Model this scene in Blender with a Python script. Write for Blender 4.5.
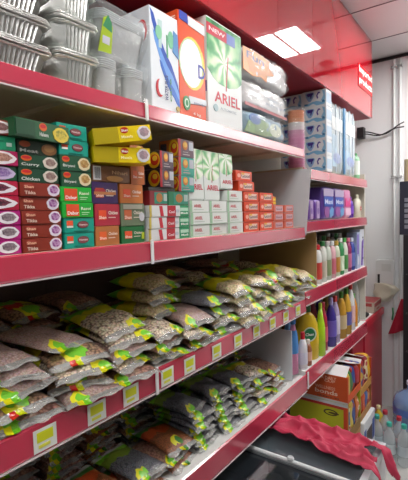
import bpy, bmesh, math, random
from mathutils import Vector, Matrix, noise
random.seed(7)
R = math.radians
S = bpy.context.scene
for o in list(bpy.data.objects): bpy.data.objects.remove(o)
COL = S.collection

# ------------------------------------------------------------ camera
cam_d = bpy.data.cameras.new('camera'); cam = bpy.data.objects.new('camera', cam_d); COL.objects.link(cam)
YAW, PITCH, ROLL = 0.629867, -0.0594977, -0.0272016
fw = Vector((-math.sin(YAW)*math.cos(PITCH), math.cos(YAW)*math.cos(PITCH), math.sin(PITCH)))
rt = Vector((math.cos(YAW), math.sin(YAW), 0)); up = rt.cross(fw)
r2 = math.cos(ROLL)*rt + math.sin(ROLL)*up; u2 = -math.sin(ROLL)*rt + math.cos(ROLL)*up
cam.matrix_world = Matrix(((r2.x, u2.x, -fw.x, 0.9), (r2.y, u2.y, -fw.y, 0), (r2.z, u2.z, -fw.z, 1.9), (0, 0, 0, 1)))
cam_d.sensor_fit = 'VERTICAL'; cam_d.sensor_height = 24; cam_d.lens = 24*410/480; cam_d.clip_start = .02
S.camera = cam
# ------------------------------------------------------------ world and exposure
W = bpy.data.worlds.new('world'); S.world = W; W.use_nodes = True
W.node_tree.nodes['Background'].inputs[0].default_value = (.80, .88, 1, 1)
W.node_tree.nodes['Background'].inputs[1].default_value = .07
S.view_settings.view_transform = 'Standard'; S.view_settings.look = 'None'
S.view_settings.exposure = 0.0; S.view_settings.gamma = 1; S.view_settings.use_curve_mapping = False
PANEL = 21.5      # strength of the ceiling light panels

# ------------------------------------------------------------ materials
def srgb(c):
    if isinstance(c, str):
        c = tuple(int(c[i:i+2], 16)/255 for i in (0, 2, 4))
    return tuple((v/12.92 if v <= .04045 else ((v+.055)/1.055)**2.4) for v in c) + (1,)
MC = {}
def mat(col, rough=.45, metal=0., coat=0., emit=0., name=None, bump=0., bscale=60., spec=.5):
    key = (str(col), rough, metal, coat, emit, bump, bscale, spec)
    if key in MC: return MC[key]
    m = bpy.data.materials.new(name or 'surface_'+str(len(MC))); m.use_nodes = True
    nt = m.node_tree; b = nt.nodes['Principled BSDF']
    b.inputs['Base Color'].default_value = srgb(col); b.inputs['Roughness'].default_value = rough
    b.inputs['Metallic'].default_value = metal; b.inputs['Coat Weight'].default_value = coat
    b.inputs['Coat Roughness'].default_value = .08; b.inputs['Specular IOR Level'].default_value = spec
    if emit:
        b.inputs['Emission Color'].default_value = (1, .98, .95, 1); b.inputs['Emission Strength'].default_value = emit
    tc = nt.nodes.new('ShaderNodeTexCoord'); n = nt.nodes.new('ShaderNodeTexNoise')
    n.inputs['Scale'].default_value = bscale; n.inputs['Detail'].default_value = 3
    nt.links.new(tc.outputs['Object'], n.inputs['Vector'])
    if bump:
        bp = nt.nodes.new('ShaderNodeBump'); bp.inputs['Strength'].default_value = bump; bp.inputs['Distance'].default_value = .004
        nt.links.new(n.outputs['Fac'], bp.inputs['Height']); nt.links.new(bp.outputs['Normal'], b.inputs['Normal'])
        nt.links.new(bp.outputs['Normal'], b.inputs['Coat Normal'])
    else:       # slight wear in the gloss
        mr = nt.nodes.new('ShaderNodeMapRange'); mr.inputs['To Min'].default_value = max(0, rough-.012); mr.inputs['To Max'].default_value = min(1, rough+.012)
        nt.links.new(n.outputs['Fac'], mr.inputs['Value']); nt.links.new(mr.outputs['Result'], b.inputs['Roughness'])
    MC[key] = m; return m
def film(tint='FFFFFF', clear=.8, rough=.12, bump=.6, bscale=35., name='clear_film'):
    key = ('film', tint, clear, rough, bump, bscale)
    if key in MC: return MC[key]
    m = bpy.data.materials.new(name); m.use_nodes = True; nt = m.node_tree; b = nt.nodes['Principled BSDF']
    b.inputs['Base Color'].default_value = srgb(tint); b.inputs['Roughness'].default_value = rough; b.inputs['Specular IOR Level'].default_value = 1.; b.inputs['IOR'].default_value = 1.6
    tr = nt.nodes.new('ShaderNodeBsdfTransparent'); mx = nt.nodes.new('ShaderNodeMixShader'); mx.inputs[0].default_value = 1-clear
    out = nt.nodes['Material Output']
    nt.links.new(tr.outputs[0], mx.inputs[1]); nt.links.new(b.outputs[0], mx.inputs[2]); nt.links.new(mx.outputs[0], out.inputs[0])
    n = nt.nodes.new('ShaderNodeTexNoise'); n.inputs['Scale'].default_value = bscale
    tc = nt.nodes.new('ShaderNodeTexCoord'); nt.links.new(tc.outputs['Object'], n.inputs['Vector'])
    bp = nt.nodes.new('ShaderNodeBump'); bp.inputs['Strength'].default_value = bump; bp.inputs['Distance'].default_value = .006
    nt.links.new(n.outputs['Fac'], bp.inputs['Height']); nt.links.new(bp.outputs['Normal'], b.inputs['Normal'])
    MC[key] = m; return m

# ------------------------------------------------------------ mesh builder
class MB:
    def __init__(s): s.v = []; s.f = []; s.mi = []; s.mats = []; s.uv = None
    def m(s, mt):
        if mt not in s.mats: s.mats.append(mt)
        return s.mats.index(mt)
    def add(s, vs, fs, mt):
        k = len(s.v); i = s.m(mt); s.v += [tuple(p) for p in vs]
        for f in fs: s.f.append(tuple(k+j for j in f)); s.mi.append(i)
    def box(s, x0, x1, y0, y1, z0, z1, mt):
        s.add([(x0,y0,z0),(x1,y0,z0),(x1,y1,z0),(x0,y1,z0),(x0,y0,z1),(x1,y0,z1),(x1,y1,z1),(x0,y1,z1)],
              [(0,3,2,1),(4,5,6,7),(0,1,5,4),(1,2,6,5),(2,3,7,6),(3,0,4,7)], mt)
    def loft(s, rings, mt, cap0=True, cap1=True):
        n = len(rings[0]); vs = [p for r in rings for p in r]; fs = []
        for k in range(len(rings)-1):
            for j in range(n):
                a = k*n+j; b = k*n+(j+1) % n
                fs.append((a, b, b+n, a+n))
        if cap0: fs.append(tuple(range(n-1, -1, -1)))
        if cap1: fs.append(tuple((len(rings)-1)*n+j for j in range(n)))
        s.add(vs, fs, mt)
    def prism(s, pts, n0, n1, mt, frame):
        """pts 2D outline extruded from n0 to n1 along the frame's normal"""
        s.loft([[frame(u, v, n0) for u, v in pts], [frame(u, v, n1) for u, v in pts]], mt)
    def tube(s, pts, r, mt, n=8):
        pts = [Vector(p) for p in pts]; rings = []
        for i, p in enumerate(pts):
            d = (pts[min(i+1, len(pts)-1)]-pts[max(i-1, 0)]).normalized()
            a = d.cross(Vector((0, 0, 1)) if abs(d.z) < .9 else Vector((1, 0, 0))).normalized(); b = d.cross(a)
            rings.append([p+r*(math.cos(t)*a+math.sin(t)*b) for t in [2*math.pi*k/n for k in range(n)]])
        s.loft(rings, mt)
    def build(s, name, parent=None, smooth=False, bevel=0, sub=0, loc=None, rot=None):
        me = bpy.data.meshes.new(name); me.from_pydata(s.v, [], s.f)
        for mt in s.mats: me.materials.append(mt)
        me.polygons.foreach_set('material_index', s.mi)
        bm = bmesh.new(); bm.from_mesh(me); bmesh.ops.recalc_face_normals(bm, faces=bm.faces)
        if bevel: bmesh.ops.bevel(bm, geom=list(bm.edges), offset=bevel, segments=2, affect='EDGES', clamp_overlap=True)
        bm.to_mesh(me); bm.free()
        if smooth: me.polygons.foreach_set('use_smooth', [True]*len(me.polygons))
        me.update()
        o = bpy.data.objects.new(name, me); COL.objects.link(o)
        if parent: o.parent = parent
        if sub:
            md = o.modifiers.new('sub', 'SUBSURF'); md.levels = md.render_levels = sub
        if loc: o.location = loc
        if rot: o.rotation_euler = rot
        return o
def tag(o, label, cat, group=None, kind=None):
    o['label'] = label; o['category'] = cat
    if group: o['group'] = group
    if kind: o['kind'] = kind
    return o
def empty(name, loc=(0, 0, 0), rot=(0, 0, 0)):
    o = bpy.data.objects.new(name, None); COL.objects.link(o); o.location = loc; o.rotation_euler = rot
    o.empty_display_size = .02
    return o
def struct(o): o['kind'] = 'structure'; return o
def ordn(i): return ['first','second','third','fourth','fifth','sixth','seventh','eighth','ninth','tenth','eleventh','twelfth','thirteenth','fourteenth','fifteenth'][i]
def copy_tree(o, parent=None):
    c = o.copy(); COL.objects.link(c)
    if parent: c.parent = parent
    for ch in o.children: copy_tree(ch, c)
    return c

_glyph = {}
def text_mesh(t):
    if t in _glyph: return _glyph[t]
    cu = bpy.data.curves.new('t', 'FONT'); cu.body = t; cu.extrude = 0; cu.offset = .022; cu.resolution_u = 2
    ob = bpy.data.objects.new('t', cu); COL.objects.link(ob)
    bpy.context.view_layer.update()
    me = bpy.data.meshes.new_from_object(ob.evaluated_get(bpy.context.evaluated_depsgraph_get()))
    vs = [v.co.copy() for v in me.vertices]; fs = [tuple(p.vertices) for p in me.polygons]
    bpy.data.objects.remove(ob); bpy.data.curves.remove(cu); bpy.data.meshes.remove(me)
    x0 = min(v.x for v in vs); x1 = max(v.x for v in vs); y0 = min(v.y for v in vs); y1 = max(v.y for v in vs)
    _glyph[t] = ([((v.x-x0)/(x1-x0), (v.y-y0)/(y1-y0)) for v in vs], fs); return _glyph[t]

def ell(u0, v0, u1, v1, n=20, a0=0, a1=2*math.pi):
    return [((u0+u1)/2+(u1-u0)/2*math.cos(a0+(a1-a0)*k/n), (v0+v1)/2+(v1-v0)/2*math.sin(a0+(a1-a0)*k/n)) for k in range(n)]
def prints(root, items, frame, w, h, base=.0004):
    """items: (part, kind, u0, v0, u1, v1, colour[, extra]) in fractions of the face; each part name is ONE child mesh"""
    parts = {}
    for k, it in enumerate(items):
        part, kind, u0, v0, u1, v1, colr = it[:7]; ex = it[7] if len(it) > 7 else None
        b = parts.setdefault(part, MB()); mt = mat(colr, .4) if isinstance(colr, str) else colr
        n1 = base+.00025*(k+1); F = lambda u, v, n: frame(u*w, v*h, n)
        if kind == 'rect': b.prism([(u0,v0),(u1,v0),(u1,v1),(u0,v1)], 0.0001, n1, mt, F)
        elif kind == 'ell': b.prism(ell(u0, v0, u1, v1), 0.0001, n1, mt, F)
        elif kind == 'poly': b.prism([(u0+(u1-u0)*min(1, max(0, p)), v0+(v1-v0)*min(1, max(0, q))) for p, q in ex], 0.0001, n1, mt, F)
        elif kind in ('text', 'vtext'):
            vs, fs = text_mesh(ex)
            if kind == 'text': b.add([F(u0+(u1-u0)*p, v0+(v1-v0)*q, n1) for p, q in vs], fs, mt)
            else: b.add([F(u1-(u1-u0)*q, v0+(v1-v0)*p, n1) for p, q in vs], fs, mt)
        elif kind == 'bars':
            n = 9
            for j in range(n):
                a = u0+(u1-u0)*j/n; b.prism([(a,v0),(a+(u1-u0)*(.3+.4*((j*7) % 3)/3)/n,v0),(a+(u1-u0)*(.3+.4*((j*7) % 3)/3)/n,v1),(a,v1)], .0001, n1, mt, F)
    for p, b in parts.items():
        if root: b.build(p, root)
    return parts
front = lambda u, v, n: (n, u, v)                      # face that looks into the aisle
def carton(name, label, cat, Y0, Y1, z0, z1, col, D=.08, X=-.012, pr=(), side=(), rot=0, tilt=0, group=None, rough=.42, bevel=.0012, end=None, top=None):
    w = Y1-Y0; h = z1-z0-.0006; b = MB()
    body = mat(col, rough); b.box(-D, 0, 0, w, 0, h, body)
    if end or top:
        b.mi[2] = b.m(mat(end, rough)) if end else b.mi[2]
        if top: b.mi[1] = b.m(mat(top, rough))
    o = b.build(name, bevel=bevel, loc=(X, Y0, z0+.0003), rot=(0, tilt, rot))
    prints(o, pr, front, w, h)
    prints(o, side, lambda u, v, n: (-D+u, -n, v), D, h)
    tag(o, label, cat, group); return o

# ------------------------------------------------------------ soft shapes
def sgn(x): return -1 if x < 0 else 1
def softbox(w, d, h, p=5., n=12, crinkle=.004, seed=0, freq=14.):
    """rounded, crinkled packet: returns verts and faces, standing on z = 0, centred in x and y"""
    bm = bmesh.new(); bmesh.ops.create_cube(bm, size=2); bmesh.ops.subdivide_edges(bm, edges=list(bm.edges), cuts=n-1, use_grid_fill=True)
    vs = []
    for v in bm.verts:
        c = v.co; l = (abs(c.x)**p+abs(c.y)**p+abs(c.z)**p)**(1/p); q = c/l
        q = Vector((q.x*d/2, q.y*w/2, q.z*h/2))
        q += noise.noise_vector(q*freq+Vector((seed*3.1, 0, 0)))*crinkle
        vs.append((q.x, q.y, q.z+h/2))
    bm.verts.index_update(); fs = [tuple(v.index for v in f.verts) for f in bm.faces]; bm.free()
    return vs, fs
def softpack(name, label, cat, Y0, Y1, z0, z1, mt, D=.1, X=-.012, p=6, crinkle=.004, seed=0, pr=(), side=(), group=None, rot=0, wrap=None, n=12, freq=14.):
    w = Y1-Y0; h = z1-z0; b = MB(); vs, fs = softbox(w, D, h, p, n, crinkle, seed, freq)
    zmin = min(v[2] for v in vs); vs = [(x-D/2, y+w/2, z-zmin) for x, y, z in vs]
    b.add(vs, fs, mt); o = b.build(name, smooth=True, loc=(X, Y0, z0+.0005), rot=(0, 0, rot))
    prints(o, pr, front, w, h, .002); prints(o, side, lambda u, v, n: (-D+u, -n, v), D, h, .002)
    if wrap:
        b = MB(); vs, fs = softbox(w+.012, D+.012, h+.008, p, n, crinkle*2.2, seed+5, 30.)
        zm = min(v[2] for v in vs)
        b.add([(x-D/2, y+w/2, max(z, .001)) for x, y, z in vs], fs, wrap); b.build('plastic_wrap', o, smooth=True)
    tag(o, label, cat, group); return o
def rrect(dx, dy, z, r, n=6, amp=0., teeth=0, cx=0, cy=0, kk=None):
    """rounded rectangle ring; teeth > 0 corrugates it"""
    pts = []
    if teeth:
        per = []
        def seg(ax, ay, bx, by, nx, ny, k):
            for i in range(k*2):
                t = i/(k*2); a = amp*(1 if i % 2 else -1)
                per.append((ax+(bx-ax)*t+nx*a, ay+(by-ay)*t+ny*a, z))
        kx = max(3, int(2*(dx-r)/.012)); ky = max(3, int(2*(dy-r)/.012))
        if kk: kx, ky = kk
        seg(-dx+r, -dy, dx-r, -dy, 0, -1, kx); seg(dx, -dy+r, dx, dy-r, 1, 0, ky)
        seg(dx-r, dy, -dx+r, dy, 0, 1, kx); seg(-dx, dy-r, -dx, -dy+r, -1, 0, ky)
        return [(p[0]+cx, p[1]+cy, p[2]) for p in per]
    for sx, sy, a0 in ((1, -1, -90), (1, 1, 0), (-1, 1, 90), (-1, -1, 180)):
        for k in range(n):
            a = R(a0+90*k/(n-1)); pts.append((cx+sx*(dx-r)+r*math.cos(a), cy+sy*(dy-r)+r*math.sin(a), z))
    return pts
def bottle(name, label, cat, x, y, z, prof, colr, cap=None, capcol='FFFFFF', lab=None, labcol=None, rx=1., ry=1., rot=0, group=None, mt=None, seg=18, round_lab=None):
    """prof: list of (height, radius); rx, ry flatten it; cap: (z0, z1, radius); lab: (z0, z1) band that hugs the body"""
    def rad(h):
        for (a, ra), (b_, rb) in zip(prof, prof[1:]):
            if a <= h <= b_: return ra+(rb-ra)*(h-a)/max(b_-a, 1e-6)
        return prof[-1][1]
    ring = lambda h, r: [(rx*r*math.cos(2*math.pi*k/seg), ry*r*math.sin(2*math.pi*k/seg), h) for k in range(seg)]
    b = MB(); b.loft([ring(h, r) for h, r in prof], mt or mat(colr, .25, coat=.3))
    o = b.build(name, smooth=True, loc=(x, y, z+.0005), rot=(0, 0, rot))
    if cap:
        b = MB(); b.loft([ring(cap[0], cap[2]), ring(cap[0]+.002, cap[2]*1.02), ring(cap[1]-.003, cap[2]), ring(cap[1], cap[2]*.85)], mat(capcol, .35))
        b.build('cap', o, smooth=False)
    if lab:
        hs = [lab[0]+(lab[1]-lab[0])*k/6 for k in range(7)]
        b = MB(); b.loft([ring(h, rad(h)+.0012) for h in hs], mat(labcol, .35), False, False); b.build('label', o, smooth=True)
    if round_lab:
        zc, rr, c1, c2, t = round_lab
        n0 = rx*rad(zc)+.0015
        prints(o, [('roundel','ell',-rr,zc-rr,rr,zc+rr,c1),('roundel','ell',-rr*.82,zc-rr*.82,rr*.82,zc+rr*.82,c2),('lettering','text',-rr*.62,zc-rr*.2,rr*.62,zc+rr*.2,'FFFFFF',t)], lambda u, v, n: (n0+n, u, v), 1, 1)
    tag(o, label, cat, group); return o

# ============================================================ THE SETTING
white_paint = mat('F4F6F8', .55, name='white_wall_paint', bump=.05, bscale=8)
b = MB(); b.box(-1.2, 2.6, -3.2, 4.5, -.05, 0, mat('B9B9B6', .25, name='floor_tile')); struct(b.build('floor'))
b = MB(); b.box(-1.2, 2.6, -3.2, 4.5, 3.320, 3.38, mat('DCDCDE', .5, name='ceiling_panel'))
struct(b.build('ceiling'))
b = MB(); seam = mat('77737A', .6)
for yy in (1.3, 1.9, 2.5, 3.1, 3.7): b.box(.0, 2.5, yy-.004, yy+.004, 3.316, 3.3198, seam)
for xx in (.98, 1.58, 2.18): b.box(xx-.004, xx+.004, -3, 4.17, 3.316, 3.3198, seam)
struct(b.build('trim_1'))
b = MB(); b.box(-1.2, 2.6, 4.176, 4.26, 0, 3.32, white_paint); struct(b.build('wall_back'))
b = MB(); b.box(-.72, -.64, -3.2, 4.176, 0, 3.32, mat('8F8A88', .7)); struct(b.build('wall_left'))
b = MB(); b.box(2.4, 2.48, -3.2, 4.176, 0, 3.32, mat('78736F', .7)); struct(b.build('wall_right'))
b = MB(); b.box(-.115, 2.35, 4.160, 4.1755, 3.290, 3.3155, mat('2B292B', .6)); struct(b.build('trim_2'))

# ceiling light panels (two diffusers in one white frame)
def light(x0, y0, label):
    o = empty('ceiling_light', (x0, y0, 3.3155)); fr = mat('EDEDED', .4); gl = mat('FFFFFF', .5, emit=PANEL, name='diffuser_glow')
    b = MB()
    for a in ((0,.6,-.02,.0), (0,.6,.53,.55), (-.02,.0,-.02,.55), (.6,.62,-.02,.55), (.175,.205,0,.53)):
        b.box(a[0], a[1], a[2], a[3], -.012, 0, fr)
    b.build('frame', o)
    for xa, xb in ((.002,.173), (.207,.598)):
        b = MB(); b.box(xa, xb, .002, .528, -.008, -.002, gl); b.build('diffuser', o)
    return tag(o, label, 'ceiling light', 'ceiling light panels')
light(.38, 3.0, 'white ceiling light panel at far end of aisle, mirrored in the red bulkhead')
light(.38, .65, 'white ceiling light panel above the middle of the aisle')
light(.38, -1.2, 'white ceiling light panel behind the photographer')
light(1.02, 3.45, 'added fill light panel by the back wall, right of the mirrored one')  # panel added out of view to brighten the back wall
light(1.66, 3.45, 'added fill light panel by the back wall, farthest from the shelves')  # extra unseen panel, added to lift the wall and lower right
light(1.02, -1.2, 'added fill light panel behind the photographer, farther from the shelves')  # added out of view as frontal fill on the product faces
o = empty('smoke_detector', (.469, 3.95, 3.3155)); b = MB()
b.loft([[(r*math.cos(k*math.pi/10), r*math.sin(k*math.pi/10), z) for k in range(20)] for z, r in ((0,.06),(-.02,.06),(-.035,.045),(-.04,.02))], mat('6B6468', .5)); b.build('housing', o, smooth=False)
tag(o, 'round smoke detector on ceiling beyond the light panel', 'smoke detector')

# red glossy bulkhead above the shelves
red_gloss = mat('C4202E',   .035, coat=.7, name='red_gloss_laminate', spec=.9); red_gloss.node_tree.nodes['Principled BSDF'].inputs['Coat IOR'].default_value = 1.5; red_gloss.node_tree.nodes['Principled BSDF'].inputs['Coat Roughness'].default_value = .03
bulk = empty('bulkhead', (0, 0, 2.68)); tag(bulk, 'glossy red bulkhead between shelf tops and ceiling', 'bulkhead')
for k, (ya, yb) in enumerate(((-.6, .75), (.75, 1.3), (1.3, 1.897), (1.897, 2.357), (2.357, 3.688))):
    b = MB(); b.box(-.014, 0, ya+.0012, yb-.0012, 0, .634, red_gloss); b.build('front_panel', bulk)
b = MB(); b.box(-.62, -.0145, -.6, 3.688, 0, .014, mat('9E2233', .45, name='red_soffit_board')); b.build('soffit', bulk)
b = MB(); b.box(-.62, -.0145, 3.672, 3.688, .0145, .634, red_gloss); b.build('end_panel', bulk)
sg = MB(); sg.box(.0005, .004, 0, .40, 0, .17, mat('CC1822', .2))  # painted reflection: panel stands in for a lettered board mirrored in the gloss
so = sg.build('sign_reflection', loc=(0, 3.28, 2.855)); tag(so, 'painted reflection of red board with two lines of white lettering at bulkhead end', 'sign_reflection')
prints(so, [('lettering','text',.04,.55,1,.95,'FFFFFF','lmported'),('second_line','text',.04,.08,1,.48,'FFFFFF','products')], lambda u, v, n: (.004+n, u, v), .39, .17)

# ============================================================ SHELVING
rail_red = mat('C42E4C', .22, coat=1., name='red_price_rail', spec=.8); rail_red.node_tree.nodes['Principled BSDF'].inputs['Coat IOR'].default_value = 1.8; rail_red.node_tree.nodes['Principled BSDF'].inputs['Coat Roughness'].default_value = .16; cream = mat('CFC3AC', .5, name='cream_shelf_metal'); whitem = mat('DCDCDA', .45)
backm = mat('5B4A44', .7, name='brown_back_panel'); darkback = mat('4C3A36', .7)
def shelf_unit(bay, Y0, Y1, boards, zt, bm_):
    w = Y1-Y0
    b = MB(); b.box(-.60, -.585, 0, w, 0, zt, bm_); o = b.build('back_panel', loc=(0, Y0, 0)); tag(o, 'back panel of the '+bay, 'panel', 'back panels of the shelving')
    for (z, zr0, zr1, wtop), nm in zip(boards, ('top', 'second', 'third', 'lowest')):
        b = MB(); b.box(-.584, -.004, .002, w-.002, -.03, 0, wtop); s = b.build('shelf', loc=(0, Y0, z))
        b = MB(); b.box(-.035, -.004, .004, w-.004, -.045, -.0301, wtop); b.build('front_lip', s)
        for k in range(3):
            b = MB(); b.box(-.58, -.05, w*(.2+.3*k), w*(.2+.3*k)+.03, -.042, -.0301, wtop); b.build('stiffener', s)
        b = MB(); prof = [(-.003, zr0-z), (.004, zr0-z), (.008, zr0-z+.006), (.006, (zr0+zr1)/2-z), (.004, zr1-z-.004), (-.003, zr1-z)]
        b.loft([[(x, .001, zz) for x, zz in prof], [(x, w-.001, zz) for x, zz in prof]], rail_red); r_ = b.build('price_rail', s); r_['label'] = 'red price rail'
        b = MB(); b.box(.0045, .009, .001, w-.001, zr0-z-.004, zr0-z-.0005, mat('D9C9CC', .3)); b.build('rail_lip', r_)
        tag(s, '%s shelf with red rail in the %s' % (nm, bay), 'shelf', 'red railed shelves')
for ya, yb, lab in ((-.32, .943, 'nearest bay, with foil trays on top'), (.945, 2.19, 'middle bay, with detergent boxes on top')):
    shelf_unit(lab, ya, yb, [(2.252,2.204,2.254,cream), (1.822,1.760,1.822,cream), (1.410,1.337,1.410,whitem), (.965,.882,.975,whitem)], 2.67, backm)
shelf_unit('far bay, with tissue boxes on top', 2.192, 3.49, [(2.155,2.092,2.155,cream), (1.852,1.790,1.852,cream), (1.450,1.372,1.450,whitem), (.990,.895,.990,whitem)], 2.67, mat('B9B3A6', .6))
# end panel of the far bay and the low red cabinet after it
b = MB(); b.box(-.60, -.012, 3.492, 3.507, 1.0, 2.2, mat('DEDBD0', .5)); o = b.build('end_panel'); tag(o, 'cream end panel closing the far shelving bay', 'panel')
cab = empty('counter', (0, 3.51, 0)); tag(cab, 'low red counter with white top at end of shelves', 'counter')
b = MB(); b.box(-.5, -.02, 0, .60, 0, .925, mat('B8283E', .35)); b.build('body', cab)
b = MB(); b.box(-.5, .0, 0, .605, .926, .985, mat('C2263A', .3)); b.box(-.48, -.02, .01, .585, .985, .988, mat('E4E4E2', .4)); b.build('top', cab)
b = MB(); b.box(-.05, -.03, 3.20, 3.505, 0, .86, mat('B8283E', .35)); o = b.build('kick_panel'); tag(o, 'dark red panel below lowest shelf of far bay', 'panel')
# dividers between the bays
def board(name, label, pts, Y, th, mt):
    b = MB(); b.prism(pts, 0, th, mt, lambda u, v, n: (u, Y+n, v)); o = b.build(name); tag(o, label, 'divider'); return o
board('shelf_divider', 'white tapering divider board beside the small orange boxes', [(-.58,2.145),(.047,2.145),(.012,1.775),(.0095,1.775),(-.03,1.8225),(-.58,1.8225)], 2.1905, .0012, mat('D6DADF', .4))
board('shelf_divider', 'brown cardboard divider between nut bags and red capped bottles', [(-.57,1.452),(-.02,1.452),(-.02,1.785),(-.57,1.785)], 2.425, .008, mat('A98A5E', .7))
board('shelf_divider', 'white divider board on the lower shelf beside the blue bottles', [(-.57,.967),(-.035,.967),(-.035,1.25),(-.06,1.25),(-.57,1.25)], 2.08, .006, mat('D9DDE2', .4))

# price tags on the rails
tg0 = None
def price_tag(Y, z, label, wv=.062, hv=.056):
    b = MB(); b.box(.0088, .0098, 0, wv, 0, hv, mat('DDE0DA', .35)); o = b.build('price_tag', loc=(0, Y, z))
    prints(o, [('yellow_print','rect',.14,.42,.84,.86,'CFD41A'),('yellow_print','rect',.2,.16,.7,.3,'D9D94A')], lambda u, v, n: (.0098+n, u, v), wv, hv)
    tag(o, label, 'price tag', 'price tags on the rails'); return o
for k, Y in enumerate((.515, .672, .80, .965, 1.085, 1.255, 1.415, 1.575, 1.735, 1.885, 2.04)):
    price_tag(Y, 1.344, 'white and yellow price tag, %s from the left on the nut shelf rail' % ordn(k))
for Y, z, h, lab in ((.932, 2.196, .066, 'white plastic clip on top shelf rail below the white detergent box'), (.935, 1.752, .078, 'white plastic clip on the rail below the toothpaste boxes'), (.936, 1.33, .09, 'white plastic clip on the nut shelf rail'), (2.19, .89, .1, 'white plastic clip on lower rail beside the bottles')):
    b = MB(); b.box(.009, .014, 0, .014, 0, h, mat('E9E9EB', .35)); o = b.build('rail_clip', bevel=.002, loc=(0, Y, z)); tag(o, lab, 'clip', 'rail clips')

# ============================================================ TOP SHELF, FIRST HALF: foil trays and tubs
foil = mat('E2E2E0', .33, metal=1., name='aluminium_foil', bump=.2, bscale=40)
wrapm = film('E0E6E6', .84, .04, 1., 34.); wrapg = film('C2D2C6', .90, .08, .9, 30.)
def foil_bundle(label, Yc, Xc, z, dx, dy, hb, hr, nrim, wrap=None, rot=0):
    o = empty('foil_tray_bundle', (Xc, Yc, z), (0, 0, rot))
    kk = (int(2*(dx-.02)/.0115), int(2*(dy-.02)/.0115))
    b = MB(); b.loft([rrect(dx*.86, dy*.9, 0, .02, amp=.0030, teeth=44, kk=kk), rrect(dx*.87, dy*.91, .004, .02, amp=.0030, teeth=44, kk=kk), rrect(dx*.97, dy*.97, hb, .02, amp=.0030, teeth=44, kk=kk)], foil, True, True); b.build('tray', o)
    for k in range(nrim):
        z0 = hb+hr*k/nrim; z1 = hb+hr*(k+.8)/nrim; e = .002*((k*5) % 3)
        b = MB(); b.loft([rrect(dx*.97, dy*.97, z0, .018), rrect(dx+.002+e, dy+.002+e, z0+.001, .02), rrect(dx+.004+e, dy+.004+e, (z0+z1)/2, .02), rrect(dx+.001+e, dy+.001+e, z1, .02), rrect(dx*.95, dy*.95, z1, .02)], foil, True, True)
        b.build('rim', o, smooth=True)
    if wrap:
        b = MB(); rings = []
        for k in range(9):
            t = k/8; zz = (hb+hr+.004)*t; s_ = .89+.14*min(1, t*1.4)
            rings.append([(Vector(p)+noise.noise_vector(Vector((p[0]*22, p[1]*22, zz*25+Yc*9)))*.006) for p in rrect(dx*s_+.008, dy*s_+.006, zz+.001, .02, n=10)])
        b.loft(rings, wrap, False, True); b.build('plastic_wrap', o, smooth=True)
    return tag(o, label, 'foil trays', 'wrapped foil tray bundles')
for k, n in enumerate(('lowest', 'middle', 'topmost')):
    foil_bundle('ribbed foil tray bundle, %s of the pile at left end of top shelf' % n, .467, -.105, 2.2535+.0665*k, .105, .152, .042, .0235, 4)
for k, n in enumerate(('lowest', 'middle', 'topmost')):
    foil_bundle('foil tray bundle in cloudy plastic wrap, %s of the pile beside clear tubs' % n, .712-.006*k, -.10+.004*k, 2.2535+.086*k, .095, .062, .060, .0235, 3, wrapg, R(-4+3*k))
tubm = film('F6FAFC', .6, .08, .8, 45., 'clear_tub_plastic')
def tub_bundle(label, Yc, Xc, z, dx, dy, h, nr, taper=.84, wrap=True, tagc=False, rot=0, hr=.03):
    o = empty('plastic_tub_bundle', (Xc, Yc, z), (0, 0, rot)); hb = h-hr
    b = MB(); b.loft([rrect(dx*taper, dy*taper, 0.0005, .02), rrect(dx*(taper+.03), dy*(taper+.03), .004, .025), rrect(dx*.97, dy*.97, hb, .03)], tubm, True, False); b.build('tub', o, smooth=True)
    b = MB(); b.loft([rrect(dx*taper*.92, dy*taper*.92, 0.006, .02), rrect(dx*.9, dy*.9, hb, .03)], film('F4F8FA', .72, .06, .8, 50.), True, True); b.build('inner_tubs', o, smooth=False)
    for k in range(nr):
        z0 = hb+hr*k/nr
        b = MB(); b.loft([rrect(dx*.96, dy*.96, z0, .03), rrect(dx, dy, z0+.001, .03), rrect(dx, dy, z0+hr*.5/nr, .03), rrect(dx*.95, dy*.95, z0+hr*.7/nr, .03)], mat('DDE3E6', .15, coat=.5), False, True); b.build('rim', o, smooth=True)
    if tagc:
        prints(o, [('paper_label','poly',0,0,1,1,'A9C412',[(0,0),(1,.05),(.95,.75),(.55,1),(.2,.9)]),('paper_label','poly',.2,.6,1.0,1.02,'2E8B57',[(0,.2),(.9,0),(.8,.6),(.4,1)]),('paper_label','rect',.25,.25,.8,.45,'C9C9D9')], lambda u, v, n: (dx*.80+.018*v/.1+n+.006, -dy-.004+u, h*.05+v), .05, .10)
    if wrap:
        b = MB(); rings = []
        for k in range(10):
            t = k/9; zz = (h+.006)*t; s_ = taper+.03+(1-taper)*min(1, t*1.2)
            rings.append([(Vector(p)+noise.noise_vector(Vector((p[0]*25, p[1]*25, zz*22+Yc*7)))*.009) for p in rrect(dx*s_+.008, dy*s_+.008, zz+.002, .02, n=10)])
        b.loft(rings, wrapm, False, True); b.build('plastic_wrap', o, smooth=True)
    return tag(o, label, 'plastic tubs', 'wrapped bundles of clear tubs')
tub_bundle('clear tub bundle standing on the shelf next to foil trays', .825, -.08, 2.2535, .062, .040, .106, 5)
tub_bundle('clear tub bundle standing on shelf against the white detergent box', .933, -.075, 2.2535, .058, .042, .104, 5)
tub_bundle('large wrapped clear tub bundle with a green paper label, lying on top', .885, -.095, 2.3625, .078, .100, .132, 5, .74, True, True, R(3))
carton('carton', 'pink-red printed carton on soffit side behind the clear tubs', 'box', .98, 1.18, 2.36, 2.63, 'B03A4C', D=.15, X=-.30, pr=[('print','rect',.05,.5,.95,.95,'7A5A66'),('lettering','text',.1,.62,.9,.82,'D8C0C8','FRESH PACK')], rot=R(-14)) and None
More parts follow.
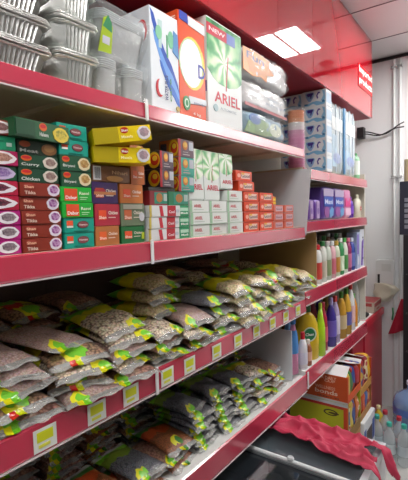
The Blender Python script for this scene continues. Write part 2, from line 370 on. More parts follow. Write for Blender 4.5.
b = MB(); b.box(-.15, 0, 0, .22, 0, .1, mat('8C7468', .6)); o = b.build('carton', loc=(-.29, .97, 2.2535)); tag(o, 'brown carton lying deep on top shelf behind the tubs', 'box')

# detergent boxes
blue = '2B55B8'
wave = [(.0,1.0),(.12,.95),(.3,.72),(.5,.55),(.72,.42),(.95,.2),(1,.1),(1,0),(.85,.08),(.7,.22),(.55,.3),(.38,.45),(.2,.66),(.05,.86)]
carton('detergent_box', 'tall white detergent box with blue water splash', 'box', .99, 1.130, 2.2535, 2.572, 'E4EAF0', D=.15,
  pr=[('water_splash','poly',.02,.14,1.0,.98,blue,wave),('water_splash','poly',.1,.1,1.0,.78,'6FA3E6',wave),('water_splash','poly',.3,.06,1.0,.5,'3A6FD0',wave),
      ('glass_picture','poly',.28,.62,.62,.9,'BFD8D8',[(0,0),(.3,0),(.4,1),(-.2,1)]),('glass_picture','ell',.62,.66,.82,.84,'7CC29A'),('glass_picture','ell',.18,.7,.4,.84,'8CCDA6'),('glass_picture','rect',.56,.55,.6,.78,'5AA878'),('glass_picture','poly',.78,.58,1,.86,'5E93C9',[(0,.2),(1,0),(.9,.9),(.2,1)]),
      ('red_crescent','ell',.14,.12,.40,.30,'C8202E'),('red_crescent','ell',.21,.14,.43,.31,'E4EAF0'),('lettering','vtext',.44,.1,.56,.36,'2C3F7A','WATER PLUS'),('lettering','vtext',.62,.1,.68,.34,'3D8A5C','care'),('gold_seal','ell',.85,.02,.98,.075,'B49A4A')],
  side=[('red_crescent','ell',.62,.66,.92,.88,'C8202E'),('red_crescent','ell',.58,.64,.86,.86,'E4EAF0'),('blue_print','rect',.05,.9,.3,.93,blue)])
ring = 'E8D24A'
carton('detergent_box', 'tall orange detergent box with white oval and yellow ring', 'box', 1.132, 1.288, 2.2535, 2.612, 'E4562A', D=.20,
  pr=[('logo','ell',.02,.28,.98,.80,ring),('logo','ell',.0,.30,.90,.78,'B9D4A8'),('logo','ell',.04,.30,.86,.77,'FFFFFF'),('lettering','text',.70,.42,.98,.56,'2A3C9C','D'),('blue_corner','poly',.05,.90,.98,1.,'3A4FB4',[(0,.2),(.35,.1),(.3,1),(0,1)]),('blue_corner','poly',.36,.88,1,.99,'E9ECF2',[(0,.2),(1,0),(1,.9),(0,1)]),
      ('bottom_band','poly',0,.0,1,.22,'D8DDE4',[(.32,.6),(1,.75),(1,1),(.32,.95)]),('round_seal','ell',.1,.06,.36,.2,'2E8A4E'),('round_seal','ell',.15,.085,.31,.175,'CFE6D2'),('round_seal','ell',.18,.1,.28,.16,'2E8A4E'),('small_print','text',.5,.14,.9,.17,'7D8AA8','powerful'),('weight_mark','text',.45,.02,.75,.06,'F4D8C8','4 kg')],
  side=[('side_lettering','text',.35,.90,.95,.95,'F6DCCB','CONCENTRATE'),('yellow_spot','ell',.5,.76,.9,.87,'F0A43A')])
leafy = []
def burst(u, v, r, n, a0=0, r2=.35):
    return [(u+(r if k % 2 == 0 else r*r2)*math.cos(a0+math.pi*k/n), v+(r if k % 2 == 0 else r*r2)*math.sin(a0+math.pi*k/n)*.8) for k in range(2*n)]
def burst_mat(cy, cz):
    key = ('burst', cy, cz)
    if key in MC: return MC[key]
    m = bpy.data.materials.new('leaf_burst_print'); m.use_nodes = True; nt = m.node_tree; N = nt.nodes; L = nt.links; b = N['Principled BSDF']; b.inputs['Roughness'].default_value = .4
    tc = N.new('ShaderNodeTexCoord'); mp = N.new('ShaderNodeMapping'); mp.inputs['Location'].default_value = (0, -cy, -cz); L.new(tc.outputs['Object'], mp.inputs[0])
    sp_ = N.new('ShaderNodeSeparateXYZ'); L.new(mp.outputs[0], sp_.inputs[0])
    def mth(op, *a):
        n = N.new('ShaderNodeMath'); n.operation = op
        for i, v in enumerate(a):
            if isinstance(v, (int, float)): n.inputs[i].default_value = v
            else: L.new(v, n.inputs[i])
        return n.outputs[0]
    no = N.new('ShaderNodeTexNoise'); no.inputs['Scale'].default_value = 14; L.new(mp.outputs[0], no.inputs['Vector'])
    ang = mth('ARCTAN2', sp_.outputs[2], sp_.outputs[1]); r = N.new('ShaderNodeVectorMath'); r.operation = 'LENGTH'; L.new(mp.outputs[0], r.inputs[0])
    wv = mth('SINE', mth('ADD', mth('MULTIPLY', ang, 8.), mth('MULTIPLY', no.outputs[0], 9.)))
    val = mth('ADD', mth('MULTIPLY', wv, .22), mth('ADD', mth('MULTIPLY', r.outputs['Value'], 4.2), mth('MULTIPLY', no.outputs[0], .35)))
    rp = N.new('ShaderNodeValToRGB'); e = rp.color_ramp.elements; e[0].position = .12; e[0].color = srgb('F0F4EA'); e[1].position = .95; e[1].color = srgb('1F7A44')
    for p, c in ((.3, 'CFE4BE'), (.5, '8CC88A'), (.68, '4AA866')): x = e.new(p); x.color = srgb(c)
    L.new(val, rp.inputs[0]); L.new(rp.outputs[0], b.inputs['Base Color']); MC[key] = m; return m
def ariel_pr(big=True, h0=.28, cy=.12, cz=.25):
    L = [('green_burst','poly',0,0,1,1,burst_mat(cy, cz),[(0,.52),(.15,.45),(.3,.41),(.6,.4),(.85,.44),(1,.5),(1,.985),(0,.985)]),
      ('red_swirl','poly',.50,.36,.60,.72,'B23A3E',[(0,0),(.3,.02),(.45,.3),(.7,.6),(1,.95),(.8,1),(.4,.65),(.1,.3)]),
      ('lettering','text',.17,h0-.055,.93,h0+.05,'C81E3A','ARIEL')]
    if big: L += [('red_banner','rect',.0,.84,.55,.945,'C82A44'),('banner_lettering','text',.06,.875,.5,.915,'F4E6EA','NEW'),('red_banner','rect',.55,.84,.8,.945,'5C77C0'),('small_print','text',.32,.16,.8,.185,'9AA4AE','AUTOMATIC'),('small_print','ell',.14,.13,.26,.2,'A9C3C9')]
    return L
carton('detergent_box', 'large white and green detergent box with red lettering on top shelf', 'box', 1.302, 1.555, 2.2535, 2.655, 'E6EAEA', D=.075, pr=ariel_pr(), side=[('purple_square','rect',.5,.3,.95,.4,'5B4A9C'),('side_print','rect',.2,.05,.9,.2,'C9D2D6'),('side_print','rect',.2,.5,.8,.9,'C6D3CC')])

# soft packs on the right of the detergent
packwhite = mat('E6E4E6', .22, coat=.6, name='glossy_white_pack', bump=.5, bscale=18)
packblue = mat('8FAEC4', .22, coat=.6, bump=.5, bscale=18)
softpack('diaper_pack', 'blue and green wrapped pack, lowest of pile beside detergent', 'pack', 1.57, 2.0, 2.2535, 2.358, packblue, D=.24, seed=1, p=7, crinkle=.008,
  pr=[('green_print','poly',.0,.1,.9,.8,'7DA06A',[(0,0),(.5,.0),(.9,.3),(.7,.8),(.4,1),(.1,.7)]),('green_print','ell',.55,.2,.85,.8,'D3DCC9'),('green_print','ell',.1,.5,.35,.95,'466FB0')], wrap=wrapm, group='soft packs on the top shelf', freq=26., n=20)
softpack('diaper_pack', 'white wrapped pack with a red edge, middle of pile beside detergent', 'pack', 1.565, 2.03, 2.373, 2.491, packwhite, D=.25, seed=2, p=7, crinkle=.007,
  pr=[('red_edge','rect',.03,.04,.95,.16,'B0545C'),('lettering','text',.45,.35,.9,.48,'8C98B0','soft care'),('lettering','text',.5,.55,.85,.66,'A8B4C4','baby')], wrap=wrapm, group='soft packs on the top shelf', freq=26., n=20)
softpack('diaper_pack', 'white and orange pack, topmost of pile beside detergent', 'pack', 1.57, 2.05, 2.506, 2.636, packwhite, D=.26, seed=3, p=7, crinkle=.008,
  pr=[('orange_print','poly',.0,.08,.62,.95,'E88A1E',[(0,.1),(.3,0),(.55,.12),(.72,.02),(.75,.3),(1,.45),(.82,.7),(.85,.95),(.4,1),(0,.95)]),('lettering','text',.06,.6,.40,.84,'3A3C78','Fun')], wrap=wrapm, group='soft packs on the top shelf', freq=26., n=20)

# ============================================================ SHELF OF SMALL BOXES
G0 = 'small grocery boxes on the middle shelf'
def food_mat(c1, c2):
    key = ('food', c1, c2)
    if key not in MC:
        m = bpy.data.materials.new('food_print'); m.use_nodes = True; nt = m.node_tree; b = nt.nodes['Principled BSDF']; b.inputs['Roughness'].default_value = .4
        tc = nt.nodes.new('ShaderNodeTexCoord'); n = nt.nodes.new('ShaderNodeTexNoise'); n.inputs['Scale'].default_value = 130; nt.links.new(tc.outputs['Object'], n.inputs['Vector'])
        r = nt.nodes.new('ShaderNodeValToRGB'); r.color_ramp.elements[0].position = .4; r.color_ramp.elements[1].position = .6; r.color_ramp.elements[0].color = srgb(c1); r.color_ramp.elements[1].color = srgb(c2)
        nt.links.new(n.outputs['Fac'], r.inputs[0]); nt.links.new(r.outputs[0], b.inputs['Base Color']); MC[key] = m
    return MC[key]
def oval(u0, v0, u1, v1, rim='F0EEF0', food='8A5A4A', spots='B99A8A'):
    du, dv = u1-u0, v1-v0
    return [('dish_picture','poly',u0,v0,u1,v1,rim,[(.5+.5*math.cos(k*.314)*(1-.06*(k % 3)), .5+.5*math.sin(k*.314)) for k in range(20)]),
            ('dish_picture','poly',u0+du*.16,v0+dv*.2,u1-du*.12,v1-dv*.12,food_mat(food, spots),[(.5+.5*math.cos(k*.449)*(1-.15*((k*2) % 3)/2), .5+.5*math.sin(k*.449)*(1-.1*(k % 2))) for k in range(14)])]
def logo(u0, v0, u1, v1): return [('logo','ell',u0,v0,u1,v1,'D8641E'),('logo','ell',u0+.02,v0+(v1-v0)*.35,u1-.02,v1-(v1-v0)*.15,'C8202A')]
def col_stack(Y0, Y1, z, rows, place, h, X=-.012, D=.09, shift=0):
    n = len(rows)
    for k, (look, colr, pr) in enumerate(rows):
        dy = shift*k+random.uniform(-.0025, .0025)
        carton('spice_box', '%s, %s from the bottom of %s' % (look, ordn(k), place), 'box', Y0+dy, Y1+dy, z+h*k, z+h*(k+1), colr, D=D, X=X+random.uniform(-.004, .003), pr=pr, group=G0)
fl = oval(.52, .06, .98, .94)
magenta = lambda: ('magenta box with white dish', 'B5127A', oval(.60, .08, .97, .92, 'EDE9F0', '9A8A90', '6B5A66'))
redb = lambda: ('crimson box with long white dish', 'B3123C', oval(.12, .08, .98, .92, 'EDE9F0', '8A3A50', '4A2A38'))
col_stack(.385, .526, 1.8225, [magenta(), magenta(), magenta(), redb(), redb(), ('green box with lilac dish picture', '1F5A3C', oval(.45, .05, .98, .95, 'C9B9DA', 'A88FC0', '7C5A9C')), ('magenta box with meat dish', 'B5125A', oval(.4, .05, .98, .95, 'EFEAEE', '9A6A5A', 'C99A8A')),
   ('plain emerald green box', '23A577', [('lettering','rect',.25,.6,.8,.66,'1A7F5C'),('lettering','rect',.25,.4,.7,.45,'1A7F5C'),('white_mark','rect',.84,.3,.93,.55,'BFE0D3')]), ('dark red box with white plate', '8E2A22', oval(.25, .05, .98, .95, 'EFEAEE', '7A4A4A', 'A07A7A'))], 'leftmost stack', .0338)
brown = lambda: ('brown box with purple white dish', '8A2E1E', oval(.66,.04,1.0,.96,'E6E0EC','8A3A8A','C9A0CC')+[('logo','ell',.08,.55,.34,.9,'A8443A'),('lettering','text',.1,.6,.32,.8,'F0C0A0','Shan'),('lettering','text',.1,.16,.36,.4,'E8D0C0','Tikka')])
dgreen = lambda t: ('dark green box with cream dish', '1D4A34', [*logo(.06, .52, .32, .94), ('lettering','text',.06,.14,.5,.38,'D9DDD6',t)]+oval(.58, .06, .97, .94, 'D9CFC4', 'A98F86', '8A6A66'))
col_stack(.527, .634, 1.8225, [brown() for _ in range(5)]+[dgreen('Chicken'), dgreen('Curry'), ('dark green box with brown dish', '223A2C', [('logo','ell',.05,.5,.32,.94,'A3491E'), ('lettering','text',.06,.14,.5,.38,'B9BDB6','Meat'), ('dish_picture','ell',.58,.06,.98,.9,'8C6238'), ('dish_picture','ell',.65,.3,.92,.8,'A87C4A')])], 'brown and green stack', .0335)
teal = lambda: ('teal box with maroon oval', '12A08C', [('orange_label','rect',.08,.5,.28,.82,'E8542A'),('orange_label','rect',.08,.36,.28,.48,'F0EDE4'),('maroon_oval','ell',.42,.3,.8,.78,'6A2430'),('maroon_oval','ell',.44,.33,.78,.75,'8A4A4E'),('lettering','text',.47,.48,.75,.6,'F2E0DC','Nestum'),('small_print','rect',.3,.12,.8,.16,'0C7A6C')])
bright = lambda: ('bright green box with orange square', '1FB23A', [('orange_square','rect',.12,.1,.52,.88,'E8522A'),('lettering','text',.15,.2,.5,.42,'FFFFFF','Dabur'),('lettering','text',.58,.5,.9,.7,'E8F4DC','Rasoi'),('small_print','rect',.6,.3,.85,.35,'BFE8BC'),('small_print','rect',.6,.18,.8,.22,'BFE8BC')])
dg2 = lambda: ('deep green box with biryani dish', '20563A', [*logo(.06, .55, .3, .94), ('lettering','text',.08,.2,.46,.42,'D9DDD6','Biryani')]+oval(.55, .08, .98, .92, 'E2D4AE', 'C9A868', 'A8743A'))
z0 = 1.8225; hh = .0405
for k, (it, Y0, Y1) in enumerate(((teal(), .642, .737), (teal(), .642, .738), (bright(), .637, .735), (bright(), .634, .733), (dg2(), .640, .735), (dg2(), .637, .733), (teal(), .637, .728), (teal(), .633, .726))):
    carton('spice_box', '%s, %s from the bottom of the teal and green stack' % (it[0], ordn(k)), 'box', Y0, Y1, z0+hh*k, z0+hh*(k+1), it[1], D=.09, X=-.010+random.uniform(-.003,.003), pr=it[2], group=G0)
carton('spice_box', 'long dark green box with yellow dish, tilted across the stack tops', 'box', .508, .668, 2.0915, 2.135, '1D5A36', D=.06, X=.012, pr=[*logo(.42, .5, .56, .94), ('lettering','text',.42,.2,.58,.42,'D9DDD6','Haleem')]+oval(.66, .02, .98, .88, 'D8C03A', 'C9B43A', '8A8A2A')+[('end_print','rect',.02,.1,.34,.9,'184A2E')], rot=R(7), group=G0)
# leaning pair of yellow boxes
yl = 'EFD30C'
for k in range(2):
    o = carton('spice_box', ['lower of two yellow boxes sticking out over the brown box', 'upper of two yellow boxes, askew above the other yellow box'][k], 'box', 0, .165, 2.0525, 2.0965, yl, D=.075, X=0, pr=[('olive_end','rect',0,0,.42,1,'B8A412'),('logo','ell',.46,.55,.6,.95,'C8321E'),('lettering','text',.475,.66,.59,.82,'FFFFFF','Shan'),('lettering','text',.46,.24,.66,.42,'FFF6C0','Masala')]+oval(.74, .06, .99, .94, 'E6E2E6', '9C8A92', 'C0A0A8'), group=G0)
    o.location = (.0+.006*k, .738, 2.0535+.0455*k); o.rotation_euler = (R(1+7*k), 0, R(-24-4*k))
# orange, purple, green boxes
def hx(look, colr, u, extra=()): return look, colr, [('orange_square','rect',.14,.28,.44,.72,u),('lettering','text',.15,.32,.43,.46,'FFE8D8','Shan'),('lettering','text',.52,.52,.9,.68,'F4E8DC','Chicken'),('small_print','rect',.52,.36,.8,.4,'E8D8C8'),*extra]
for k, (spec, z1_, Y0, Y1) in enumerate(((hx('tan box with orange square','B8703A','E8642A'),.0555,.742,.829),(hx('crimson box with orange label','B5283E','E8542A'),.0625,.742,.834),(hx('purple box with coloured bands','3A1E5A','B5442A',[('bands','rect',.08,.42,.9,.55,'C07A4A'),('bands','rect',.1,.56,.5,.66,'B02A3A')]),.062,.734,.830),(('brown box with barcode','7A4E2A',[('barcode','rect',.03,.1,.22,.92,'C9CDD0'),('barcode','bars',.06,.18,.2,.84,'3A3A3A'),('food_print','ell',.35,.05,.8,.4,'B5803A'),('lettering','text',.5,.5,.92,.72,'D8B080','Nihari')]),.047,.738,.880))):
    za = 1.8225+sum((.0555,.0625,.062,.047)[:k]); carton('spice_box', '%s, %s from the bottom of the tan and purple stack' % (spec[0], ordn(k)), 'box', Y0, Y1, za, za+z1_, spec[1], D=.085, X=-.012, pr=spec[2], group=G0)
for k, (spec, hh_, Y0, Y1) in enumerate(((hx('dark green box with orange square','1F6E3A','E8542A',[('yellow_mark','rect',.86,.2,.98,.6,'B5C42A')]),.0515,.837,.934),(hx('faded grey green box','6A7A5E','C8643A',[('pale_print','rect',.1,.75,.9,.95,'A8A898'),('pale_print','ell',.75,.2,.98,.6,'C9C9D0')]),.069,.837,.937),(hx('orange box','C9702A','E8542A'),.0585,.837,.933),(hx('orange brown box','BE6426','E8642A'),.058,.884,.944))):
    za = 1.8225+sum((.0515,.069,.0585,.058)[:k]); carton('spice_box', '%s, %s from the bottom of the green and orange stack' % (spec[0], ordn(k)), 'box', Y0, Y1, za, za+hh_, spec[1], D=.085, X=-.012, pr=spec[2], group=G0)
carton('spice_box', 'orange box with white spot behind the yellow boxes', 'box', .885, .944, 2.0605, 2.122, 'D07A2A', D=.07, X=-.014, pr=[('white_spot','ell',.5,.3,.98,.8,'D9D4DC'),('yellow_spot','ell',.45,.6,.9,.98,'E8C42A')], group=G0)
# dark noodle boxes with a yellow disc on the end
def dark_box(label, Y0, Y1, z0, z1, c, D=.11, endc='2A2030'):
    carton('noodle_box', label, 'box', Y0, Y1, z0, z1, c, D=D, X=-.012, end=endc,
       pr=[('red_spine','rect',0,0,.14,1,'B5202E'),('food_picture','ell',.26,.4,.58,.92,'C8742A'),('food_picture','ell',.3,.55,.54,.85,'E0B04A'),('barcode','rect',.66,.42,.94,.9,'B9BDC6'),('small_print','rect',.25,.12,.7,.17,'B9A9A9'),('small_print','rect',.25,.26,.6,.3,'A89A9A')],
       side=[('yellow_disc','ell',.52,.04,1.1 if False else .995,.96,'E0B41E'),('yellow_disc','ell',.62,.2,.95,.82,'C8321E'),('yellow_disc','ell',.7,.45,.9,.75,'E8C43A'),('grey_label','rect',.1,.2,.4,.8,'4A4450')], group=G0)
for Y0, Y1, za, zb, c, lk in ((.965,1.052,1.938,1.985,'8A2A30','red and teal noodle box under the dark boxes'),(1.055,1.165,1.938,1.985,'2A7A52','green noodle box under the teal boxes')):
    carton('noodle_box', lk, 'box', Y0, Y1, za, zb, c, D=.09, X=-.014, pr=[('teal_print','rect',.25,.1,.98,.9,'2E8A72'),('food_picture','ell',.35,.2,.7,.85,'B5743A'),('barcode','rect',.76,.3,.95,.8,'A9B9B4')], group=G0)
dark_box('lower dark noodle box with yellow disc on its end', 1.016, 1.087, 1.9975, 2.058, '5A4A56')
dark_box('upper dark noodle box with yellow disc on its end', 1.018, 1.087, 2.0585, 2.118, '5A4A56')
for Y0, Y1, za, zb, lk in ((1.112,1.200,1.9860,2.0435,'lower teal noodle box with red spine'),(1.114,1.203,2.0440,2.1075,'upper teal noodle box with red spine')):
    dark_box(lk, Y0, Y1, za, zb, '3AA592', .09, 'A83A2A')
dark_box('dark noodle box with orange end on top of teal boxes', 1.115, 1.203, 2.1080, 2.170, '6A525E', .09, 'B5622A')
carton('noodle_box', 'plain dark box hidden beneath the dark noodle boxes', 'box', .968, 1.10, 1.985, 1.997, '3A3A34', D=.09, X=-.02, group=G0)
# toothpaste packs and green boxes below
for k in range(3):
    za = 1.8225+.0385*k
    carton('toothpaste_box', 'white toothpaste box with red panel, %s from the bottom' % ordn(k), 'box', .945+.003*k, 1.102, za, za+.038, 'DDE0E0', D=.05, X=-.004, pr=[('red_panel','rect',.56,.02,.84,.98,'B8202E'),('red_panel','poly',.3,.05,.44,.95,'C8283A',[(.3,0),(1,0),(.7,1),(0,1)]),('lettering','text',.6,.3,.8,.55,'F4E4E4','Cool'),('tooth_mark','ell',.84,.35,.96,.65,'C0C8D0'),('yellow_end','rect',0,0,.06,1,'C9B34A')], group='white toothpaste boxes on the middle shelf', rot=R(random.uniform(-2, 2)))
for k in range(3):
    za = 1.8225+.0385*k
    carton('soap_box', 'green soap box beside the toothpaste, %s from the bottom' % ordn(k), 'box', 1.108, 1.164, za, za+.038, '2F9A66', D=.07, X=-.012, pr=[('white_print','rect',.1,.5,.9,.8,'B9E0C9'),('lettering','text',.15,.2,.85,.4,'F0F6F0','Medi')], group='green soap boxes on the middle shelf')
# upright detergent pouches and small boxes
for k, (Y0, Y1) in enumerate(((1.172, 1.268), (1.270, 1.378), (1.380, 1.478))):
    carton('detergent_pouch', ['leftmost', 'middle', 'rightmost'][k]+' of three upright white and green detergent packs on small boxes', 'pack', Y0, Y1, [1.9575, 1.9575, 2.0065][k], 2.150, 'DCE2DE', D=.045, X=-.018, pr=ariel_pr(False, .26 if k < 2 else .2, .05, .125), group='upright detergent packs on small boxes', tilt=R(-2), bevel=.004)
small = [('side_green','rect',0,0,.12,1,'9FC9A4'),('lettering','text',.2,.42,.6,.68,'C8263A','ARIEL'),('small_print','rect',.2,.22,.7,.27,'B9C4BC'),('edge_print','rect',.0,.0,1,.06,'B5C9B5')]
sp = carton('small_detergent_box', 'x', 'box', 1.170, 1.290, 1.8225, 1.867, 'E2E6E2', D=.07, X=-.012, pr=small, group='small white detergent boxes'); first = True
for c, (Y0, n, nm) in enumerate(((1.170, 3, 'leftmost'), (1.294, 3, 'middle'), (1.420, 4, 'rightmost'))):
    for k in range(n):
        o = sp if first else copy_tree(sp); first = False
        o.location = (-.012+random.uniform(-.003, .003), Y0+random.uniform(-.001, .001), 1.8225+.0448*k)
        o['label'] = 'small white detergent box, %s from the bottom of the %s of three stacks' % (ordn(k), nm)
org = lambda t: [('label_print','rect',.3,.22,.86,.8,'E8C4B4'),('lettering','text',.32,.32,.84,.7,'4A3A4A','Good'),('white_spot','ell',.08,.3,.26,.7,'F2B09A'),('yellow_spot','rect',.32,.62,.5,.8,'E8B44A')]
sp = carton('insect_coil_box', 'x', 'box', 1.55, 1.688, 1.8225, 1.866, 'E0481F', D=.10, X=-.012, pr=org(0), group='orange boxes in stepped stacks', end='B53416'); first = True
for c, (Y0, n, nm) in enumerate(((1.552, 6, 'taller'), (1.694, 4, 'shorter'))):
    for k in range(n):
        o = sp if first else copy_tree(sp); first = False
        o.location = (-.012+random.uniform(-.004, .003), Y0-(.012*max(0, k-3) if c == 0 else 0)-(.03 if c == 0 and k > 3 else 0), 1.8225+.0448*k)
        o['label'] = 'orange box with pale lettering, %s from the bottom of the %s stack' % (ordn(k), nm)
sp = carton('insect_coil_box', 'x', 'box', 1.84, 1.955, 1.8225, 1.862, 'D4634A', D=.08, X=-.012, pr=[('label_print','rect',.2,.2,.9,.85,'C9A0A8'),('lettering','text',.25,.35,.8,.65,'7A4A5A','Good')], group='small pink orange boxes by the divider', end='D8481F'); first = True
for c, (Y0, n) in enumerate(((1.835, 3), (1.958, 3))):
    for k in range(n):
        o = sp if first else copy_tree(sp); first = False
        o.location = (-.012, Y0+.002*k, 1.8225+.0405*k)
        o['label'] = 'small pink orange box, %s in the %s of two low stacks by the divider' % (['bottom', 'middle', 'top'][k], ['left', 'right'][c])
carton('matchbox_pack', 'orange and yellow little pack on the low pink boxes', 'box', 1.832, 1.882, 1.9445, 1.985, 'E88A1E', D=.05, X=-.02, pr=[('yellow_band','rect',0,.5,1,.75,'F0D02A'),('yellow_band','rect',0,.1,1,.3,'F0D02A')])

# ============================================================ FAR BAY, TOP AND SECOND SHELF
tissue_pr = [('blue_print','poly',.06,.06,.98,.34,'7DB8DC',[(0,.3),(.2,.1),(.45,.5),(.6,.02),(.95,.12),(1,.9),(.85,.6),(.6,1),(.4,.9),(.2,.6)]),('blue_print','poly',.70,.3,.98,.95,'8CC0E0',[(.3,0),(1,.1),(.9,.9),(.5,1),(.7,.5)]),('logo','poly',.14,.34,.52,.90,'8FB4DC',[(0,.9),(.1,1),(.9,1),(1,.85),(.85,.35),(.6,0),(.35,.05),(.12,.45)]),('logo','poly',.2,.5,.48,.86,'3A2A86',[(0,.8),(.15,1),(.9,1),(1,.8),(.8,.55),(.7,.15),(.5,0),(.55,.5),(.2,.4)]),('purple_print','poly',.60,.46,.78,.86,'4A3A96',[(.2,0),(.5,.1),(.3,.5),(.6,.8),(1,.75),(.8,1),(.4,1),(0,.5)]),('lettering','rect',.1,.14,.24,.24,'3A7AA8'),('lettering','rect',.84,.2,.94,.34,'3A7AA8')]
sp = None
for c, (Xr, nm) in enumerate(((.006, 'front'), (-.156, 'rear'))):
    for k in range(5):
        if sp is None:
            b = MB(); b.box(-.156, 0, 0, .10, 0, .1015, mat('E2E7EC', .35)); sp = o = b.build('tissue_box', bevel=.002)
            prints(o, tissue_pr, lambda u, v, n: (-.156+u, -n, v), .156, .1015)
            prints(o, [('side_print','rect',.05,.2,.95,.8,'B9D0E4')], front, .10, .1015)
            tag(o, 'x', 'tissue box', 'stacked tissue boxes')
        else: o = copy_tree(sp)
        o.location = (Xr, 2.55+(.012 if c else 0), 2.1555+.1025*k)
        o['label'] = 'white and blue tissue box, %s from the bottom of the %s stack' % (ordn(k), nm)
pk = mat('CBD6DE', .25, coat=.6, bump=.3, bscale=12); 
def roll_pack(label, Y0, Y1, z1, n):
    o = empty('tissue_roll_pack', (-.012, Y0, 2.1555)); w = Y1-Y0; h = z1-2.1555; D = .2
    b = MB(); vs, fs = softbox(w, D, h, 9, 12, .004, n); zm = min(v[2] for v in vs)
    b.add([(x-D/2, y+w/2, z-zm) for x, y, z in vs], fs, pk); b.build('packet', o, smooth=True)
    b = MB(); b.box(-.005, .004, .0, .02, .01, h-.01, mat('4A90C4', .3)); b.build('blue_edge', o)
    prints(o, [('printed_panel','rect',.15,.62,.9,.8,'E4E8E8'),('printed_panel','rect',.15,.1,.5,.55,'A9C4D6'),('printed_panel','ell',.2,.15,.8,.3,'8FA0CC')]+[('printed_panel','rect',.1+.3*j,.02,.13+.3*j,.98,'B4C6D4') for j in range(3)], front, w, h, .003)
    b = MB(); vs, fs = softbox(w+.008, D+.012, h+.006, 9, 12, .010, n+4, 22.)
    b.add([(x-D/2, y+w/2, max(.001, z)) for x, y, z in vs], fs, wrapm); b.build('plastic_wrap', o, smooth=True)
    tag(o, label, 'tissue pack', 'wrapped tissue packs')
roll_pack('tall wrapped tissue pack beside the stacked tissue boxes', 2.662, 2.945, 2.625, 1)
roll_pack('tall wrapped tissue pack with blue edge near the shelf end', 2.955, 3.25, 2.635, 2)
bottle('air_freshener', 'slim green and white can at end of the tissue shelf', 'can', -.05, 3.35, 2.1555, [(0,.035),(.01,.038),(.15,.038),(.17,.03),(.175,.02)], '8CC49A', (.175,.20,.02), '3A8A4A', (.03,.14), 'E0E8E0')
# paper cups in clear wrap
o = empty('paper_cup_stack', (-.075, 2.275, 2.1555)); zz = 0
pinks = ['D070A8']*4+['D47EB0']*4+['D88AB6', 'DA96BC', 'E6DCE0', 'E6E2E2', 'DE9464', 'DE8448', 'DE8448']
for k, c in enumerate(pinks):
    z0 = .022*k; ring_ = lambda z, r: [(r*math.cos(t*math.pi/12), r*math.sin(t*math.pi/12), z) for t in range(24)]
    b = MB(); b.loft([ring_(z0, .043), ring_(z0+.012, .046), ring_(z0+.0165, .0465), ring_(z0+.018, .049), ring_(z0+.0205, .049), ring_(z0+.0215, .045)], mat(c, .4)); b.build('cup', o, smooth=False)
b = MB(); rings = []
for k in range(14):
    z0 = .0275*k; rings.append([Vector(p)+noise.noise_vector(Vector(p)*30)*.006 for p in [(.054*math.cos(t*math.pi/14), .054*math.sin(t*math.pi/14), min(z0, .345)) for t in range(28)]])
rings.append([(p[0]*.3, p[1]*.3, .355) for p in rings[-1]])
b.loft(rings, wrapm, False, True); b.build('plastic_wrap', o, smooth=True)
tag(o, 'wrapped stack of pink, white and orange paper cups', 'paper cups')
# pads
def pad(label, Y0, Y1, z1, c, c2, t, seed, D=.12, X=-.012):
    softpack('sanitary_pad_pack', label, 'pad pack', Y0, Y1, 1.8525, z1, mat(c, .3, coat=.4, bump=.2), D=D, X=X, p=8, crinkle=.004, seed=seed, n=8,
      pr=[('top_panel','rect',.06,.72,.94,.94,'B8A8C8'),('main_panel','rect',.08,.4,.92,.7,c2),('lettering','text',.15,.48,.85,.62,'DDE4F4',t),('lower_panel','ell',.1,.06,.55,.4,'9A5AA0'),('lower_panel','poly',.5,.05,.95,.4,'6AA0D0',[(.2,0),(.9,.2),(1,.8),(.6,1),(.1,.6)])], group='pad packs on the far second shelf')
for k in range(2):
    softpack('sanitary_pad_pack', '%s small purple striped pad pack' % ['left', 'right'][k], 'pad pack', 2.285+.105*k, 2.385+.105*k, 1.8525, 1.978, mat('6A3AA0', .35, coat=.3), D=.1, p=8, crinkle=.003, seed=k, n=8, pr=[('pale_panel','rect',.3,.08,.7,.92,'B9A0C9'),('pale_panel','ell',.35,.3,.65,.6,'8A6AB0')], group='pad packs on the far second shelf')
softpack('sanitary_pad_pack', 'dark purple pack standing behind the small purple packs', 'pad pack', 2.29, 2.50, 1.8525, 2.07, mat('2E1650', .4), D=.12, X=-.16, p=8, crinkle=.003, seed=9, n=8, group='pad packs on the far second shelf')
pad('tall purple and blue pad pack, left of the tall pair', 2.53, 2.735, 2.062, '6A4AA8', '3A5AB8', 'Maxi', 11); pad('tall purple and blue pad pack, right of the tall pair', 2.745, 2.955, 2.062, '7A5AB0', '4A62BC', 'Maxi', 12)
softpack('sanitary_pad_pack', 'pink pad pack beside the tall purple pair', 'pad pack', 2.965, 3.12, 1.8525, 2.06, mat('D88AB4', .35, coat=.3), D=.1, p=8, crinkle=.004, seed=13, n=8, pr=[('pink_panel','rect',.1,.4,.9,.7,'D84A8A'),('pale_panel','rect',.15,.1,.9,.36,'E8C0D8')], group='pad packs on the far second shelf')
tall = [(0,.03),(.004,.034),(.10,.034),(.125,.026),(.135,.014)]
bottle('shampoo_bottle', 'purple bottle beside the pink pad pack', 'bottle', -.05, 3.215, 1.8525, tall, '5A22A0', (.135,.16,.016), '6A3AB0', rx=.8, ry=1.35, lab=(.03,.09), labcol='7A4AC0')
bottle('shampoo_bottle', 'white bottle with red mark at shelf end', 'bottle', -.045, 3.38, 1.8525, [(0,.036),(.004,.04),(.12,.04),(.14,.03),(.15,.018)], 'D9D6C4', (.15,.18,.018), 'D0D0B8', rx=.8, ry=1.5, round_lab=(.07,.018,'C8463A','B52A2A','o'))

